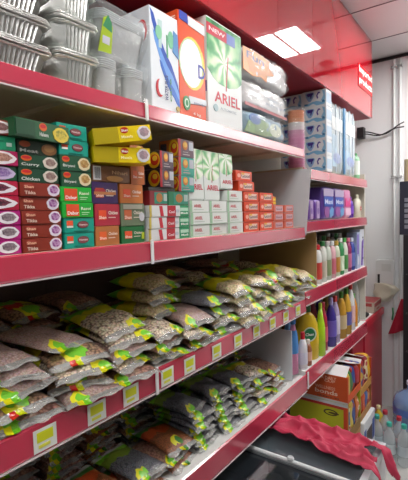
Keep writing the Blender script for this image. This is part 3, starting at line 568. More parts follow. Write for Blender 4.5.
# ============================================================ FAR BAY, THIRD SHELF: toiletries
ZT = 1.4505
rowp = [(0,.03),(.004,.034),(.13,.034),(.16,.024),(.17,.013)]
spec = [(2.50,'D9DAD6','C8202A','C8463A','white bottle with red cap and red label'),(2.59,'D5D8D0','3A8A4A','C9C0B0','white bottle with green cap'),(2.68,'C8D0C4','D9D9D9','8A9A70','pale bottle with olive label'),(2.77,'D8A8B0','E0E0E0','C86A7A','pink bottle with red label'),(2.86,'C9D2B9','C9A84A','B5823A','cream bottle with amber cap'),(2.95,'3A8A52','E4E4E4','C9D9C0','green bottle with pale label'),(3.04,'D9DED2','4AA04A','4A8A4A','white bottle with green label'),(3.13,'8A2A5A','D06A8A','C06A90','plum bottle'),(3.22,'3A4A9A','C9D0E4','6A7AC0','blue bottle')]
for k, (Y, c, cc, lc, lk) in enumerate(spec):
    hs = 1.28+.12*((k*3) % 4)/4
    bottle('lotion_bottle', lk+' in front row of the toiletries shelf', 'bottle', -.042, Y, ZT, [(h*hs, r) for h, r in rowp], c, (.17*hs, .17*hs+.03, .02), cc, (.03, .135), lc, rx=.8, ry=1.2, group='bottles on the toiletries shelf')
    bottle('lotion_bottle', '%s bottle from the left in rear row of toiletries shelf' % ordn(k), 'bottle', -.14, Y+.03, ZT, [(h*hs*1.15, r) for h, r in rowp], ['9A9A90','5A7A5A','8A5A4A'][k % 3], (.17*hs*1.15, .17*hs*1.15+.03, .02), ['4A4A4A','3A8A4A','C9C9C9'][k % 3], (.03, .13), ['C9C0A8','B54A3A','D9D9D0'][k % 3], rx=.8, ry=1.2, group='bottles on the toiletries shelf')
carton('toothbrush_box', 'pale blue box beside the blue toiletries bottle', 'box', 3.27, 3.345, ZT, 1.735, 'B0BEDC', D=.08, X=-.012, pr=[('purple_print','rect',.1,.4,.6,.95,'7A5AC0'),('purple_print','ell',.3,.1,.8,.35,'E4E4F0')])
carton('toothbrush_box', 'white and purple box at end of the toiletries shelf', 'box', 3.35, 3.47, ZT, 1.755, 'D9DCE4', D=.08, X=-.012, pr=[('purple_print','poly',.05,.05,.95,.75,'6A3AB0',[(.2,0),(.6,0),(.9,1),(.4,.9)]),('black_dots','ell',.6,.5,.8,.56,'22222A'),('black_dots','ell',.6,.2,.8,.26,'22222A'),('black_dots','ell',.6,.75,.8,.81,'22222A')])

# ============================================================ FAR BAY, LOWEST SHELF: cleaners
ZC = .9905; Gc = 'cleaner bottles on the lowest far shelf'
cl = [(0,.036),(.005,.042),(.17,.042),(.22,.036),(.27,.02),(.285,.014)]
bottle('cleaner_bottle', 'blue topped pink cleaner bottle next to the white divider', 'bottle', -.05, 2.135, ZC, [(h*1.0, r*.8) for h, r in cl], 'D58AB0', (.285,.33,.018), '3A7AC0', (.12,.25), '4A8ACC', rx=.8, group=Gc)
bottle('cleaner_bottle', 'pale blue cleaner bottle behind the red capped white bottle', 'bottle', -.11, 2.20, ZC, [(h*1.0, r*.8) for h, r in cl], '7AA8D8', (.285,.33,.018), '3A7AC0', (.05,.15), 'D9E4F0', rx=.8, group=Gc)
bottle('cleaner_bottle', 'white bottle with a bright red cap on lowest shelf', 'bottle', -.035, 2.235, ZC, [(0,.028),(.004,.032),(.13,.032),(.16,.022),(.175,.013)], 'E0E2E8', (.175,.215,.015), 'C8202E', (.03,.10), 'D0D4E4', rx=.8, group=Gc)
bottle('cleaner_bottle', 'small brown bottle beside the yellow dish liquid', 'bottle', -.028, 2.300, ZC, [(0,.022),(.004,.025),(.1,.025),(.12,.018),(.13,.012)], '9A5A3A', (.13,.155,.013), 'D9D0C4', (.03,.085), 'D9A890', rx=.8, group=Gc)
bottle('cleaner_bottle', 'large yellow dish liquid bottle with green round label', 'bottle', -.075, 2.395, ZC, [(0,.055),(.006,.062),(.12,.065),(.22,.058),(.27,.04),(.295,.02)], 'D6B41E', (.295,.335,.022), '3A6A3A', None, None, rx=.62, ry=1.25, rot=R(-42), round_lab=(.165,.045,'D8E0D0','1F7A4A','Clean'), group=Gc)
bottle('cleaner_bottle', 'lime green bottle right of the yellow dish liquid', 'bottle', -.03, 2.510, ZC, [(0,.034),(.005,.038),(.18,.036),(.24,.024),(.30,.013)], 'A8D41E', (.30,.335,.014), 'B8DC3A', None, None, rx=.8, group=Gc)
bottle('cleaner_bottle', 'red bottle standing behind the lime green bottle', 'bottle', -.05, 2.610, ZC, [(h, r*.9) for h, r in cl], 'B01E3A', (.285,.32,.018), 'C83A4A', (.06,.16), 'D05A6A', rx=.8, group=Gc)
bottle('cleaner_bottle', 'dark purple bottle with pale label', 'bottle', -.035, 2.725, ZC, [(h, r*1.05) for h, r in cl], '3A2A86', (.285,.33,.018), 'A89AD0', (.07,.18), '6A5AB8', rx=.8, group=Gc)
bottle('cleaner_bottle', 'lilac bottle right of the dark purple bottle', 'bottle', -.04, 2.825, ZC, [(h, r*.95) for h, r in cl], 'B0A0C4', (.285,.325,.018), 'C83A3A', (.06,.19), 'D4CCDC', rx=.8, group=Gc)
bottle('cleaner_bottle', 'amber bottle in left of the amber pair', 'bottle', -.035, 2.945, ZC, [(h*1.02, r*1.1) for h, r in cl], 'B88A2A', (.29,.335,.018), '4A7A2A', (.07,.17), 'C9B48A', rx=.8, group=Gc)
bottle('cleaner_bottle', 'amber bottle in right of the amber pair', 'bottle', -.035, 3.065, ZC, [(h*1.05, r*1.1) for h, r in cl], 'C0962E', (.30,.34,.018), '4A7A2A', (.07,.17), '5A5AA0', rx=.8, group=Gc)
bottle('cleaner_bottle', 'white bottle with red cap after the amber pair', 'bottle', -.04, 3.185, ZC, [(h*1.1, r) for h, r in cl], 'D9DADA', (.315,.35,.018), 'C83A3A', (.06,.19), 'D9B0B0', rx=.8, group=Gc)
bottle('cleaner_bottle', 'orange tinted bottle near end of lowest shelf', 'bottle', -.05, 3.29, ZC, [(h*.8, r) for h, r in cl], 'D9922A', (.228,.26,.018), '4AA03A', None, None, rx=.8, group=Gc)
bottle('cleaner_bottle', 'large clear bottle at end of the lowest shelf', 'bottle', -.08, 3.40, ZC, [(h*1.25, r*1.3) for h, r in cl], 'FFFFFF', (.357,.385,.02), '4AB03A', None, None, rx=.9, group=Gc, mt=film('D4D8D6', .55, .1, .2))

for k, (Y, c, cc, lk) in enumerate(((2.30,'8A5A2A','3A3A3A','brown'),(2.46,'C9A82A','4A6A3A','yellow'),(2.58,'7A9A2A','B8C43A','olive green'),(2.72,'8A1E36','C8404A','dark red'),(2.86,'4A3A8A','B0A0D0','violet'),(3.00,'9A7A2A','4A6A2A','dull amber'),(3.14,'B0B4B8','B03A3A','grey white'))):
    bottle('cleaner_bottle', '%s bottle in the rear row of the lowest far shelf' % lk, 'bottle', -.165, Y, ZC, [(h*1.05, r) for h, r in cl], c, (.298,.33,.018), cc, (.06,.18), 'B0A8A0', rx=.8, group=Gc)
# ============================================================ NUT AND PULSE BAGS
def bag_mat(c1, c2, c3, rear=None, patch='6FBF2A', patch2='D9D41A', redm=None, rear_end=.42, px=.5, py=.80, pr_=.2, scale=150.):
    m = bpy.data.materials.new('bag_contents'); m.use_nodes = True; nt = m.node_tree; N = nt.nodes; L = nt.links; b = N['Principled BSDF']
    tc = N.new('ShaderNodeTexCoord'); oi = N.new('ShaderNodeObjectInfo')
    vo = N.new('ShaderNodeTexVoronoi'); vo.inputs['Scale'].default_value = scale; L.new(tc.outputs['Object'], vo.inputs['Vector'])
    rmp = N.new('ShaderNodeValToRGB'); e = rmp.color_ramp.elements
    e[0].position = .0; e[0].color = srgb(c2); e[1].position = .8; e[1].color = srgb(c3); x = e.new(.4); x.color = srgb(c1)
    L.new(vo.outputs['Distance'], rmp.inputs[0]); rmp.inputs[0].default_value = .5
    hs = N.new('ShaderNodeMixRGB'); hs.blend_type = 'MULTIPLY'; hs.inputs[0].default_value = .22; L.new(rmp.outputs[0], hs.inputs[1]); L.new(vo.outputs['Color'], hs.inputs[2])
    cur = hs.outputs[0]
    uv = N.new('ShaderNodeUVMap'); sx = N.new('ShaderNodeSeparateXYZ'); no = N.new('ShaderNodeTexNoise'); no.inputs['Scale'].default_value = 5; no.inputs['Detail'].default_value = 1
    L.new(uv.outputs[0], no.inputs['Vector'])
    ad = N.new('ShaderNodeMixRGB'); ad.blend_type = 'ADD'; ad.inputs[0].default_value = .22; L.new(uv.outputs[0], ad.inputs[1]); L.new(no.outputs['Color'], ad.inputs[2]); L.new(ad.outputs[0], sx.inputs[0])
    def math_(op, a, b_=None):
        n = N.new('ShaderNodeMath'); n.operation = op
        for i, v in enumerate((a, b_)):
            if v is None: continue
            if isinstance(v, (int, float)): n.inputs[i].default_value = v
            else: L.new(v, n.inputs[i])
        return n.outputs[0]
    def over(mask, colr):
        nonlocal cur
        mx = N.new('ShaderNodeMixRGB'); L.new(mask, mx.inputs[0]); L.new(cur, mx.inputs[1]); mx.inputs[2].default_value = srgb(colr); cur = mx.outputs[0]
    def disc(cx, cy, r, asp=1.):
        dx = math_('SUBTRACT', sx.outputs[0], cx+.11); dy = math_('MULTIPLY', math_('SUBTRACT', sx.outputs[1], cy+.11), asp)
        return math_('LESS_THAN', math_('ADD', math_('MULTIPLY', dx, dx), math_('MULTIPLY', dy, dy)), r*r)
    if rear:
        over(math_('LESS_THAN', sx.outputs[1], rear_end+.11), rear); over(math_('LESS_THAN', sx.outputs[1], rear_end*.45+.11), patch)
    over(disc(px, py, pr_*1.0, 1.5), patch2); over(disc(px+.06, py+.02, pr_*.8, 1.7), patch)
    if redm:
        over(disc(px-.12, py-.22, .2, 1.4), redm); over(disc(px+.22, py-.32, .15, 1.2), patch2); over(disc(px-.1, py-.42, .16, 1.2), patch)
    L.new(cur, b.inputs['Base Color']); b.inputs['Roughness'].default_value = .42; b.inputs['Coat Weight'].default_value = .45; b.inputs['Coat Roughness'].default_value = .09
    bp = N.new('ShaderNodeBump'); bp.inputs['Strength'].default_value = .3; bp.inputs['Distance'].default_value = .003; L.new(vo.outputs['Distance'], bp.inputs['Height']); bp.invert = True
    L.new(bp.outputs[0], b.inputs['Normal'])
    n2 = N.new('ShaderNodeTexNoise'); n2.inputs['Scale'].default_value = 28; n2.inputs['Detail'].default_value = 2; n2.inputs['Distortion'].default_value = 1.2; L.new(tc.outputs['Object'], n2.inputs['Vector'])
    b2 = N.new('ShaderNodeBump'); b2.inputs['Strength'].default_value = .8; b2.inputs['Distance'].default_value = .008; L.new(n2.outputs[0], b2.inputs['Height']); L.new(b2.outputs[0], b.inputs['Coat Normal'])
    return m
KIND = {
 'lentil': ('brown lentil', bag_mat('B09690', 'C8B0A8', '8A6C64', patch='6FBF2A', pr_=.15, px=.25, py=.91, scale=190)),
 'bean': ('speckled bean', bag_mat('D8C6B0', 'ECDEC8', '6A5444', rear='D4D01E', pr_=.13, px=.8, py=.90, scale=120)),
 'pea': ('pale chickpea', bag_mat('E0CCA4', 'F0E2C0', 'A89468', rear='E0D61A', pr_=.13, px=.72, py=.91, rear_end=.56, scale=120)),
 'black': ('dark seed', bag_mat('6A6A72', '8C8C92', '34343A', patch='7CC92A', pr_=.17, px=.3, py=.91, scale=230, rear='6E8A1E', rear_end=.36)),
 'print': ('red and yellow printed', bag_mat('A8866A', 'BCA084', '4A362A', rear='D8CA1A', redm='CE2A22', pr_=.24, rear_end=.6, scale=120)),
 'kidney': ('red brown bean', bag_mat('A67C6A', 'BE9886', '6A4438', patch='6FBF2A', pr_=.15, px=.2, py=.92, scale=120)),
 'spice': ('orange brown spice', bag_mat('9A5A36', 'B87848', '5A301E', rear='B5491E', patch='3A7A2A', pr_=.15, scale=260)),
}
def seal_mat(px, patch, patch2):
    m = film('FFFFFF', .60, .10, 1., 70., 'bag_seal_film').copy(); nt = m.node_tree; N = nt.nodes; L = nt.links; b = N['Principled BSDF']
    uv = N.new('ShaderNodeUVMap'); sx = N.new('ShaderNodeSeparateXYZ'); L.new(uv.outputs[0], sx.inputs[0])
    sb = N.new('ShaderNodeMath'); sb.operation = 'SUBTRACT'; L.new(sx.outputs[0], sb.inputs[0]); sb.inputs[1].default_value = px+.03
    ab = N.new('ShaderNodeMath'); ab.operation = 'ABSOLUTE'; L.new(sb.outputs[0], ab.inputs[0])
    lt = N.new('ShaderNodeMath'); lt.operation = 'LESS_THAN'; L.new(ab.outputs[0], lt.inputs[0]); lt.inputs[1].default_value = .10
    l2 = N.new('ShaderNodeMath'); l2.operation = 'LESS_THAN'; L.new(sb.outputs[0], l2.inputs[0]); l2.inputs[1].default_value = .0
    c0 = N.new('ShaderNodeMixRGB'); c0.inputs[1].default_value = srgb(patch); c0.inputs[2].default_value = srgb(patch2); L.new(l2.outputs[0], c0.inputs[0])
    mx = N.new('ShaderNodeMixRGB'); mx.inputs[1].default_value = (.62, .62, .60, 1); L.new(lt.outputs[0], mx.inputs[0]); L.new(c0.outputs[0], mx.inputs[2]); L.new(mx.outputs[0], b.inputs['Base Color'])
    fc = N.new('ShaderNodeMath'); fc.operation = 'MULTIPLY_ADD'; L.new(lt.outputs[0], fc.inputs[0]); fc.inputs[1].default_value = .55; fc.inputs[2].default_value = .40
    ms = [n for n in N if n.type == 'MIX_SHADER'][0]; L.new(fc.outputs[0], ms.inputs[0]); return m
SEALS = {k: seal_mat(px, p1, p2) for k, px, p1, p2 in (('lentil',.25,'6FBF2A','D9D41A'),('bean',.8,'8FBF2A','D9D41A'),('pea',.72,'7FBF2A','D9D41A'),('black',.3,'7CC92A','C9D41A'),('print',.4,'C8D01A','CE2A22'),('kidney',.2,'6FBF2A','D9D41A'),('spice',.5,'3A7A2A','D9D41A'))}
sealm = film('FFFFFF', .62, .10, 1., 70., 'bag_seal_film')
def bag_mesh(Lb, Wb, T, seed, kindmat, sealf):
    nu, nv = 14, 26; rnd = random.Random(seed); ph = rnd.uniform(0, 50); skew = rnd.uniform(-.014, .014); bend = rnd.uniform(.2, .9); lop = rnd.uniform(-.25, .25)
    def pt(i, j, sgn_):
        a = 2*i/nu-1; v = j/nv; f0, f1 = .06, .94
        q = (v-f0)/(f1-f0)*2-1
        pv = max(0, 1-abs(q)**3.0)**.55 if abs(q) < 1 else 0
        pa = max(0, 1-abs(a)**2.6)**.55
        wv = Wb/2*(1-.10*pv+.05*noise.noise(Vector((v*5, a*.5, ph)))); y = a*wv
        x = -Lb+Lb*v+skew*a*(v**3)+.006*noise.noise(Vector((a*2.5, ph, 1)))*v
        nz = noise.noise(Vector((x*20+ph, y*20, sgn_*3)))*.010+noise.noise(Vector((x*55+ph, y*55, 5*sgn_)))*.0035
        t = T/2*pv*pa*(1+lop*a)
        z = sgn_*(t*(1.0 if sgn_ > 0 else .85))+nz*min(1, pv*pa*1.4)*(1 if sgn_ > 0 else .25)+sgn_*.0004
        if abs(q) > 1: z += .0035*math.sin(y*90+ph)*(min(1, (abs(q)-1)*8))
        e = max(0, v-.72)/.28; z -= T*.42*bend*e*e*(1 if sgn_ > 0 else .8)
        return (x, y, z+T*.43)
    idx = {}; vs = []; uvs = []
    def g(i, j, s_):
        if i in (0, nu) and s_ < 0: s_ = 1
        k = (i, j, s_)
        if k not in idx: idx[k] = len(vs); vs.append(pt(i, j, s_)); uvs.append((i/nu, j/nv))
        return idx[k]
    body = []; rear = []; fro = []
    for s_ in (1, -1):
        for j in range(nv):
            for i in range(nu):
                q = (g(i, j, s_), g(i+1, j, s_), g(i+1, j+1, s_), g(i, j+1, s_))
                if s_ < 0: q = q[::-1]
                (rear if j < 2 else fro if j >= nv-2 else body).append(q)
    def mk(nm, fs, mt):
        used = sorted({k for f in fs for k in f}); mp = {k: n for n, k in enumerate(used)}
        me = bpy.data.meshes.new(nm); me.from_pydata([vs[k] for k in used], [], [tuple(mp[k] for k in f) for f in fs]); me.materials.append(mt)
        ul = me.uv_layers.new(name='UVMap')
        for lp in me.loops: ul.data[lp.index].uv = uvs[used[lp.vertex_index]]
        me.polygons.foreach_set('use_smooth', [True]*len(me.polygons)); me.update(); return me
    return mk('bag', body, kindmat), mk('seal', fro, sealf), mk('seal', rear, sealm)
PROTO = {}
SIZE = {'slim': (.255, .178, .036), 'big': (.245, .172, .044), 'fat': (.25, .175, .055), 'thin': (.215, .155, .031)}
def bag(kind, size, var, loc, rot, label, group, name='pulse_bag'):
    key = (kind, size, var)
    if key not in PROTO: PROTO[key] = bag_mesh(*SIZE[size], len(PROTO)*7+var, KIND[kind][1], SEALS[kind])
    o = bpy.data.objects.new(name, PROTO[key][0]); COL.objects.link(o); o.location = loc; o.rotation_euler = rot
    for ms in PROTO[key][1:]:
        s = bpy.data.objects.new('seal', ms); COL.objects.link(s); s.parent = o; s['label'] = 'clear sealed end'
    tag(o, label, 'bag', group); return o
def posn(k, n): return 'topmost' if k == n-1 else 'lowest' if k == 0 else ordn(k)+' up'
def pile(kinds, Yc, z, n, size, X, step, place, group, slope=.012, droop=6., jit=1.):
    for k in range(n):
        kd = kinds[k % len(kinds)] if isinstance(kinds, (list, tuple)) else kinds
        loc = (X-slope*k+random.uniform(-.016, .012)*jit, Yc+random.uniform(-.016, .016)*jit, z+.0015+step*k)
        rot = (R(random.uniform(-4, 4)*jit if k else 0), R(random.uniform(-1.5, 1.5)*jit+droop*k/max(1, n)), R(random.uniform(-11, 11)*jit))
        bag(kd, size, random.randrange(4), loc, rot, '%s bag, %s in the %s' % (KIND[kd][0], posn(k, n), place), group)
Gb = 'pulse and nut bags on the third shelf'
fr = [(['kidney','lentil','lentil'],.33,5,'slim'),(['kidney','print','lentil','lentil','lentil'],.505,5,'slim'),(['lentil','print','bean','print','lentil'],.68,5,'slim'),(['kidney','bean','lentil','bean','bean'],.855,5,'slim'),(['bean','kidney','bean'],1.03,3,'big'),(['kidney','bean','lentil'],1.205,3,'big'),(['black','bean','black','black'],1.38,4,'big'),(['pea','bean','pea','pea'],1.555,4,'fat'),(['pea','bean','pea','pea'],1.73,4,'fat'),(['bean','pea','bean','print'],1.905,4,'fat'),(['kidney','print','pea','pea'],2.08,4,'fat'),(['pea','bean','pea'],2.255,3,'fat')]
for k, (kd, Y, n, sz) in enumerate(fr):
    pile(kd, Y, 1.4105, n, sz, (.030 if Y < 1.3 else .022), .031 if sz == 'slim' else .0385 if sz == 'big' else .045, '%s front pile from left, third shelf' % ordn(k), Gb, slope=.016 if sz != 'fat' else .010, jit=1.35)
bk = [('kidney',.36,5,'big'),(['kidney','print','kidney'],.54,5,'big'),(['kidney','print','lentil'],.72,5,'big'),('kidney',.90,5,'big'),(['bean','kidney','bean'],1.08,3,'big'),(['bean','kidney','lentil'],1.26,3,'big'),('kidney',1.44,6,'big'),(['pea','bean'],1.62,4,'fat'),('kidney',1.80,6,'big'),(['pea','print'],1.98,4,'fat'),(['pea','bean'],2.16,4,'fat')]
for k, (kd, Y, n, sz) in enumerate(bk):
    pile(kd, Y, 1.4105, n, sz, -.275 if not (1 < Y < 1.3) else -.15 if False else -.262, .042 if sz == 'big' else .050, '%s rear pile from left, third shelf' % ordn(k), Gb, slope=.002, droop=2, jit=.7)
pile('pea', 1.135, 1.530, 3, 'fat', -.105, .045, 'upper pile bridging front and rear piles', Gb, slope=.004, droop=2)
Gl = 'thin seed bags on the lower shelf'
lo = [(['black','kidney'],.46,4),(['kidney','black'],.63,4),(['spice','black'],.80,3),(['spice','kidney','black'],.97,3),(['spice','kidney','spice'],1.14,3),('black',1.30,6),('black',1.46,6),('black',1.62,6),(['black','bean','black'],1.78,5),(['kidney','bean','spice'],1.95,4)]
for k, (kd, Y, n) in enumerate(lo):
    pile(kd, Y, .9655, n, 'thin', -.035, .0275, '%s front pile from left, lower shelf' % ordn(k), Gl, slope=.008, droop=4, jit=.9)
lb = [('kidney',.46,6),('kidney',.63,6),('kidney',.80,6),(['spice','kidney'],.97,6),(['kidney','black'],1.14,6),(['black','print'],1.31,7),(['black','black','print'],1.48,7),('black',1.65,7),('kidney',1.81,6),('kidney',1.97,6)]
for k, (kd, Y, n) in enumerate(lb):
    pile(kd, Y, .9655, n, 'thin', -.275, .030, '%s rear pile from left, lower shelf' % ordn(k), Gl, slope=.003, droop=2, jit=.7)

# ============================================================ FREEZER AND CLOTH
fz = empty('chest_freezer', (0, 0, 0)); tag(fz, 'white glass-topped chest freezer pushed half under lowest shelf', 'freezer')
wf = mat('D4D8DC', .35); zt = .82; x0, x1, y0, y1 = -.16, .475, .70, 1.975
b = MB(); b.box(x0, x0+.04, y0, y1, .02, .78, wf); b.box(x1-.04, x1, y0, y1, .02, .78, wf); b.box(x0+.04, x1-.04, y0, y0+.04, .02, .78, wf); b.box(x0+.04, x1-.04, y1-.04, y1, .02, .78, wf); b.box(x0+.04, x1-.04, y0+.04, y1-.04, .02, .3, mat('8A8F94', .5)); b.build('body', fz)
b = MB()
for a in ((x0, x1, y1-.028, y1), (x0, x1, y0, y0+.028), (x0, x0+.028, y0+.028, y1-.028), (x1-.028, x1, y0+.028, y1-.028)): b.box(a[0], a[1], a[2], a[3], .781, zt, mat('C9CDD2', .3, metal=.3))
b.build('top_frame', fz)
b = MB(); b.tube([(x0+.03, 1.595, .826), (x1-.03, 1.595, .826)], .009, mat('E2E6E8', .3), 10); b.box(x0+.03, x1-.03, 1.585, 1.606, .80, .815, mat('A9AEB2', .3, metal=.6)); rl = b.build('lid_rail', fz)
b = MB(); b.loft([[(.17+r*math.cos(k*math.pi/8), 1.595+r*math.sin(k*math.pi/8), z) for k in range(16)] for z, r in ((.832,.014),(.838,.016),(.846,.012))], mat('C9CDD0', .3)); b.build('knob', rl)
gd = film('20262C', .35, .06, .1, 6., 'dark_lid_glass'); gc_ = film('66727A', .6, .06, .1, 6., 'lid_glass')
b = MB(); b.box(x0+.03, x1-.03, y0+.03, 1.583, .804, .810, gd); b.build('lid_glass', fz)
b = MB(); b.box(x0+.03, x1-.03, 1.608, y1-.03, .798, .803, gc_); b.build('lid_glass', fz)
for k, (xx, yy, c) in enumerate(((.0,1.72,'C9CFC9'),(.16,1.71,'B8C9C0'),(.30,1.72,'D9D9D0'),(.02,1.40,'4A4A52'),(.18,1.42,'3A4450'),(.32,1.40,'52484A'))):
    softpack('frozen_food_bag', '%s frozen bag inside the freezer %s the lid rail' % (['first','second','third'][k % 3], 'beyond' if k < 3 else 'before'), 'frozen food', yy-.08, yy+.08, .301, .62+.03*(k % 2), mat(c, .3, coat=.5, bump=.4), D=.12, X=xx+.06, p=4, crinkle=.012, seed=k, n=8, group='frozen bags inside the freezer')
# red cloth thrown over the freezer
clm = mat('BC3050', .6, name='red_cloth', bump=.12, bscale=55)
NS, NT = 90, 44; vs = []; fs = []
def cloth_pt(s, t):
    arc = -.15+.80*s; yfar = 1.938-.02*abs(math.sin(s*7)); ynear = 1.765-.075*min(1, max(0, (s-.1)/.7))
    y = yfar+(ynear-yfar)*t
    rdg = lambda fx, fy, o_: (1-min(1, abs(noise.noise(Vector((arc*fx+o_, y*fy, o_))))*2.2))
    h = .026*rdg(5, 11, 2)**3+.016*rdg(11, 19, 5)**3+.010*max(0, noise.noise(Vector((arc*9, y*13, 1))))
    edge = .483
    if arc < edge: return (arc, y, .8315+max(0.0, h)+.014*math.exp(-((arc-.10)/.07)**2-((t-.5)/.2)**2))
    dn = arc-edge
    return (edge+.010+.30*dn+.010*math.sin(y*60)+h*.3, y-.05*dn*(1 if t > .5 else -.2), .828-dn*.92)
for j in range(NT+1):
    for i in range(NS+1): vs.append(cloth_pt(i/NS, j/NT))
def notch(i, j):
    s = (i+.5)/NS; t = (j+.5)/NT
    lim = .74+.05*math.sin(t*13)
    if t < .30: return s > .96-.35*abs(t-.12)
    if t > .80: return s > .90-.3*abs(t-.9)
    return s > lim
for j in range(NT):
    for i in range(NS):
        if not notch(i, j): fs.append((j*(NS+1)+i, j*(NS+1)+i+1, (j+1)*(NS+1)+i+1, (j+1)*(NS+1)+i))
b = MB(); b.add(vs, fs, clm); o = b.build('red_cloth', smooth=True)
bm = bmesh.new(); bm.from_mesh(o.data); bmesh.ops.delete(bm, geom=[v for v in bm.verts if not v.link_faces], context='VERTS'); bm.to_mesh(o.data); bm.free()
md = o.modifiers.new('thick', 'SOLIDIFY'); md.thickness = .003; md.offset = 1
tag(o, 'crumpled red cloth thrown over the freezer lid', 'cloth')

# ============================================================ SNACK CARTONS
def open_carton(label, X0, X1, Y0, Y1, z0, z1, c, pr=(), flaps=True, bags_=(), sidec=None):
    o = empty('snack_carton', (X1, Y0, z0)); w = Y1-Y0; D = X1-X0; h = z1-z0; m1 = mat(c, .6); inn = mat('B58A5A', .7); th = .004
    b = MB(); b.box(-D, 0, 0, th, 0, h, m1); b.box(-D, -D+th, th, w-th, 0, h, m1); b.box(-D, 0, w-th, w, 0, h, m1); b.box(-D+th, 0, th, w-th, 0, th, inn); b.box(-th, 0, th, w-th, th, h*.28, mat(sidec or 'A8845A', .7)); b.box(-.006, 0, th, .02, h*.28, h, mat(sidec or 'A8845A', .7)); b.build('body', o)
    if flaps:
        for (p, q) in (((-D, .0), (-.0, -.02)), ): pass
        wm = mat('D9D9DA', .6)
        b = MB(); b.add([(-D, 0, h), (-.01, 0, h), (-.02, .11, h+.035), (-D, .11, h+.035)], [(0, 1, 2, 3)], wm); fo = b.build('flap', o); fo.modifiers.new('t', 'SOLIDIFY').thickness = .003
        b = MB(); b.add([(-D, w, h), (-.01, w, h), (-.03, w-.15, h+.045), (-D, w-.15, h+.045)], [(0, 1, 2, 3)], wm); fo = b.build('flap', o); fo.modifiers.new('t', 'SOLIDIFY').thickness = .003
    prints(o, pr, lambda u, v, n: (-D+u, -n, v), D, h)
    tag(o, label, 'carton', 'snack cartons stacked on the floor'); return o
CX0, CX1 = -.28, .118
open_carton('orange open carton with white lettering, top of the front carton stack', CX0, CX1, 2.58, 2.87, .668, .845, 'C9501E',
  pr=[('lettering','text',.42,.80,.82,.92,'E8B8A0','YOUR DAILY'),('lettering','text',.62,.70,.80,.79,'E8B8A0','CUP'),('large_lettering','text',.46,.42,.80,.54,'E0A890','WELLNESS'),('large_lettering','text',.46,.24,.84,.40,'E8C8B4','bonds'),('small_lettering','text',.5,.12,.86,.17,'6A3A2A','PREMIUM'),('white_band','rect',0,0,1,.07,'C9C4BE')], sidec='C9501E')
open_carton('yellow carton with red band, below the orange open carton', CX0, CX1, 2.582, 2.87, .402, .664, 'B5B41E',
  pr=[('red_band','rect',0,.86,1,.93,'B5302A'),('white_band','rect',0,.93,1,1.0,'C9C9CC'),('red_edge','rect',.93,0,1.,.93,'C8441E'),('squiggle','ell',.60,.64,.84,.80,'4A3A1E'),('squiggle','ell',.63,.67,.81,.77,'B5B41E'),('squiggle','ell',.68,.69,.86,.74,'4A3A1E')], flaps=False, sidec='8A6A3A')
b = MB(); b.box(-.39, 0, 0, .288, 0, .400, mat('A8845A', .7)); o = b.build('carton', bevel=.003, loc=(CX1, 2.582, .0005)); tag(o, 'brown carton on floor under the yellow carton', 'carton', 'snack cartons stacked on the floor')
open_carton('orange open carton behind the front stack, full of snack bags', CX0, CX1-.005, 2.88, 3.18, .600, .800, 'B8481E', sidec='B5843A')
open_carton('wooden brown tray carton with orange bags, under the rear orange carton', CX0, CX1-.005, 2.88, 3.18, .418, .596, '9A6A3A', flaps=False, sidec='A87A44')
cr = empty('plastic_crate', (CX1+.02, 2.88, .0005)); b = MB(); b.box(-.38, 0, 0, .30, 0, .415, mat('D5D8DC', .4)); b.build('body', cr, bevel=.004)
prints(cr, [('blue_print','rect',.02,.5,.2,.86,'2A4A9A'),('blue_corner','rect',.75,.5,.95,.86,'2A4A9A'),('dark_window','rect',.24,.3,.72,.8,'4A3A30')], front, .30, .415)
tag(cr, 'white and blue crate under the rear carton stack', 'crate')
cols = ['C9A83A', '2F7A34', '2A4A9A', 'A8242E', '8A1E2E', 'D9A42A']
def snack_mat(c, c2, c3, seed):
    m = bpy.data.materials.new('snack_bag_print'); m.use_nodes = True; nt = m.node_tree; b = nt.nodes['Principled BSDF']; b.inputs['Roughness'].default_value = .3; b.inputs['Coat Weight'].default_value = .5
    tc = nt.nodes.new('ShaderNodeTexCoord'); mp = nt.nodes.new('ShaderNodeMapping'); mp.inputs['Location'].default_value = (seed*1.7, seed, 0); n = nt.nodes.new('ShaderNodeTexNoise'); n.inputs['Scale'].default_value = 14; n.inputs['Detail'].default_value = 1
    nt.links.new(tc.outputs['Object'], mp.inputs[0]); nt.links.new(mp.outputs[0], n.inputs['Vector'])
    r = nt.nodes.new('ShaderNodeValToRGB'); r.color_ramp.interpolation = 'CONSTANT'; e = r.color_ramp.elements; e[0].color = srgb(c); e[1].position = .56; e[1].color = srgb(c2); x = e.new(.64); x.color = srgb(c3)
    nt.links.new(n.outputs['Fac'], r.inputs[0]); nt.links.new(r.outputs[0], b.inputs['Base Color']); return m
def snack(Y, z, c, k, h=.17, lab=''):
    softpack('snack_bag', lab, 'snack bag', Y-.035, Y+.035, z, z+h, snack_mat(c, ['D9C8A0', 'C9A83A', 'A8302A'][k % 3], ['A8302A', 'E0DCD0', 'C9862A'][k % 3], k), D=.12, X=CX1-.016+.004*(k % 3), p=4, crinkle=.010, seed=k+20, n=8, rot=R(-12+8*(k % 3)), group='snack bags in the cartons')
nm = ['golden', 'green', 'blue', 'red', 'dark red', 'amber']
for k in range(4): snack(2.632+.068*k, .673, cols[(k+0) % 4], k, .180, '%s snack bag standing in the front orange carton' % nm[k])
for k in range(4): snack(2.932+.068*k, .605, cols[(k+2) % 6], k+4, .225, '%s snack bag standing in the rear orange carton' % nm[(k+2) % 6])
for k in range(4): snack(2.932+.068*k, .423, ['C8641E', 'C8501E', '3A5A9A', 'D07A2A'][k], k+8, .16, '%s snack bag in the brown tray carton' % ['orange', 'deep orange', 'blue', 'pale orange'][k])
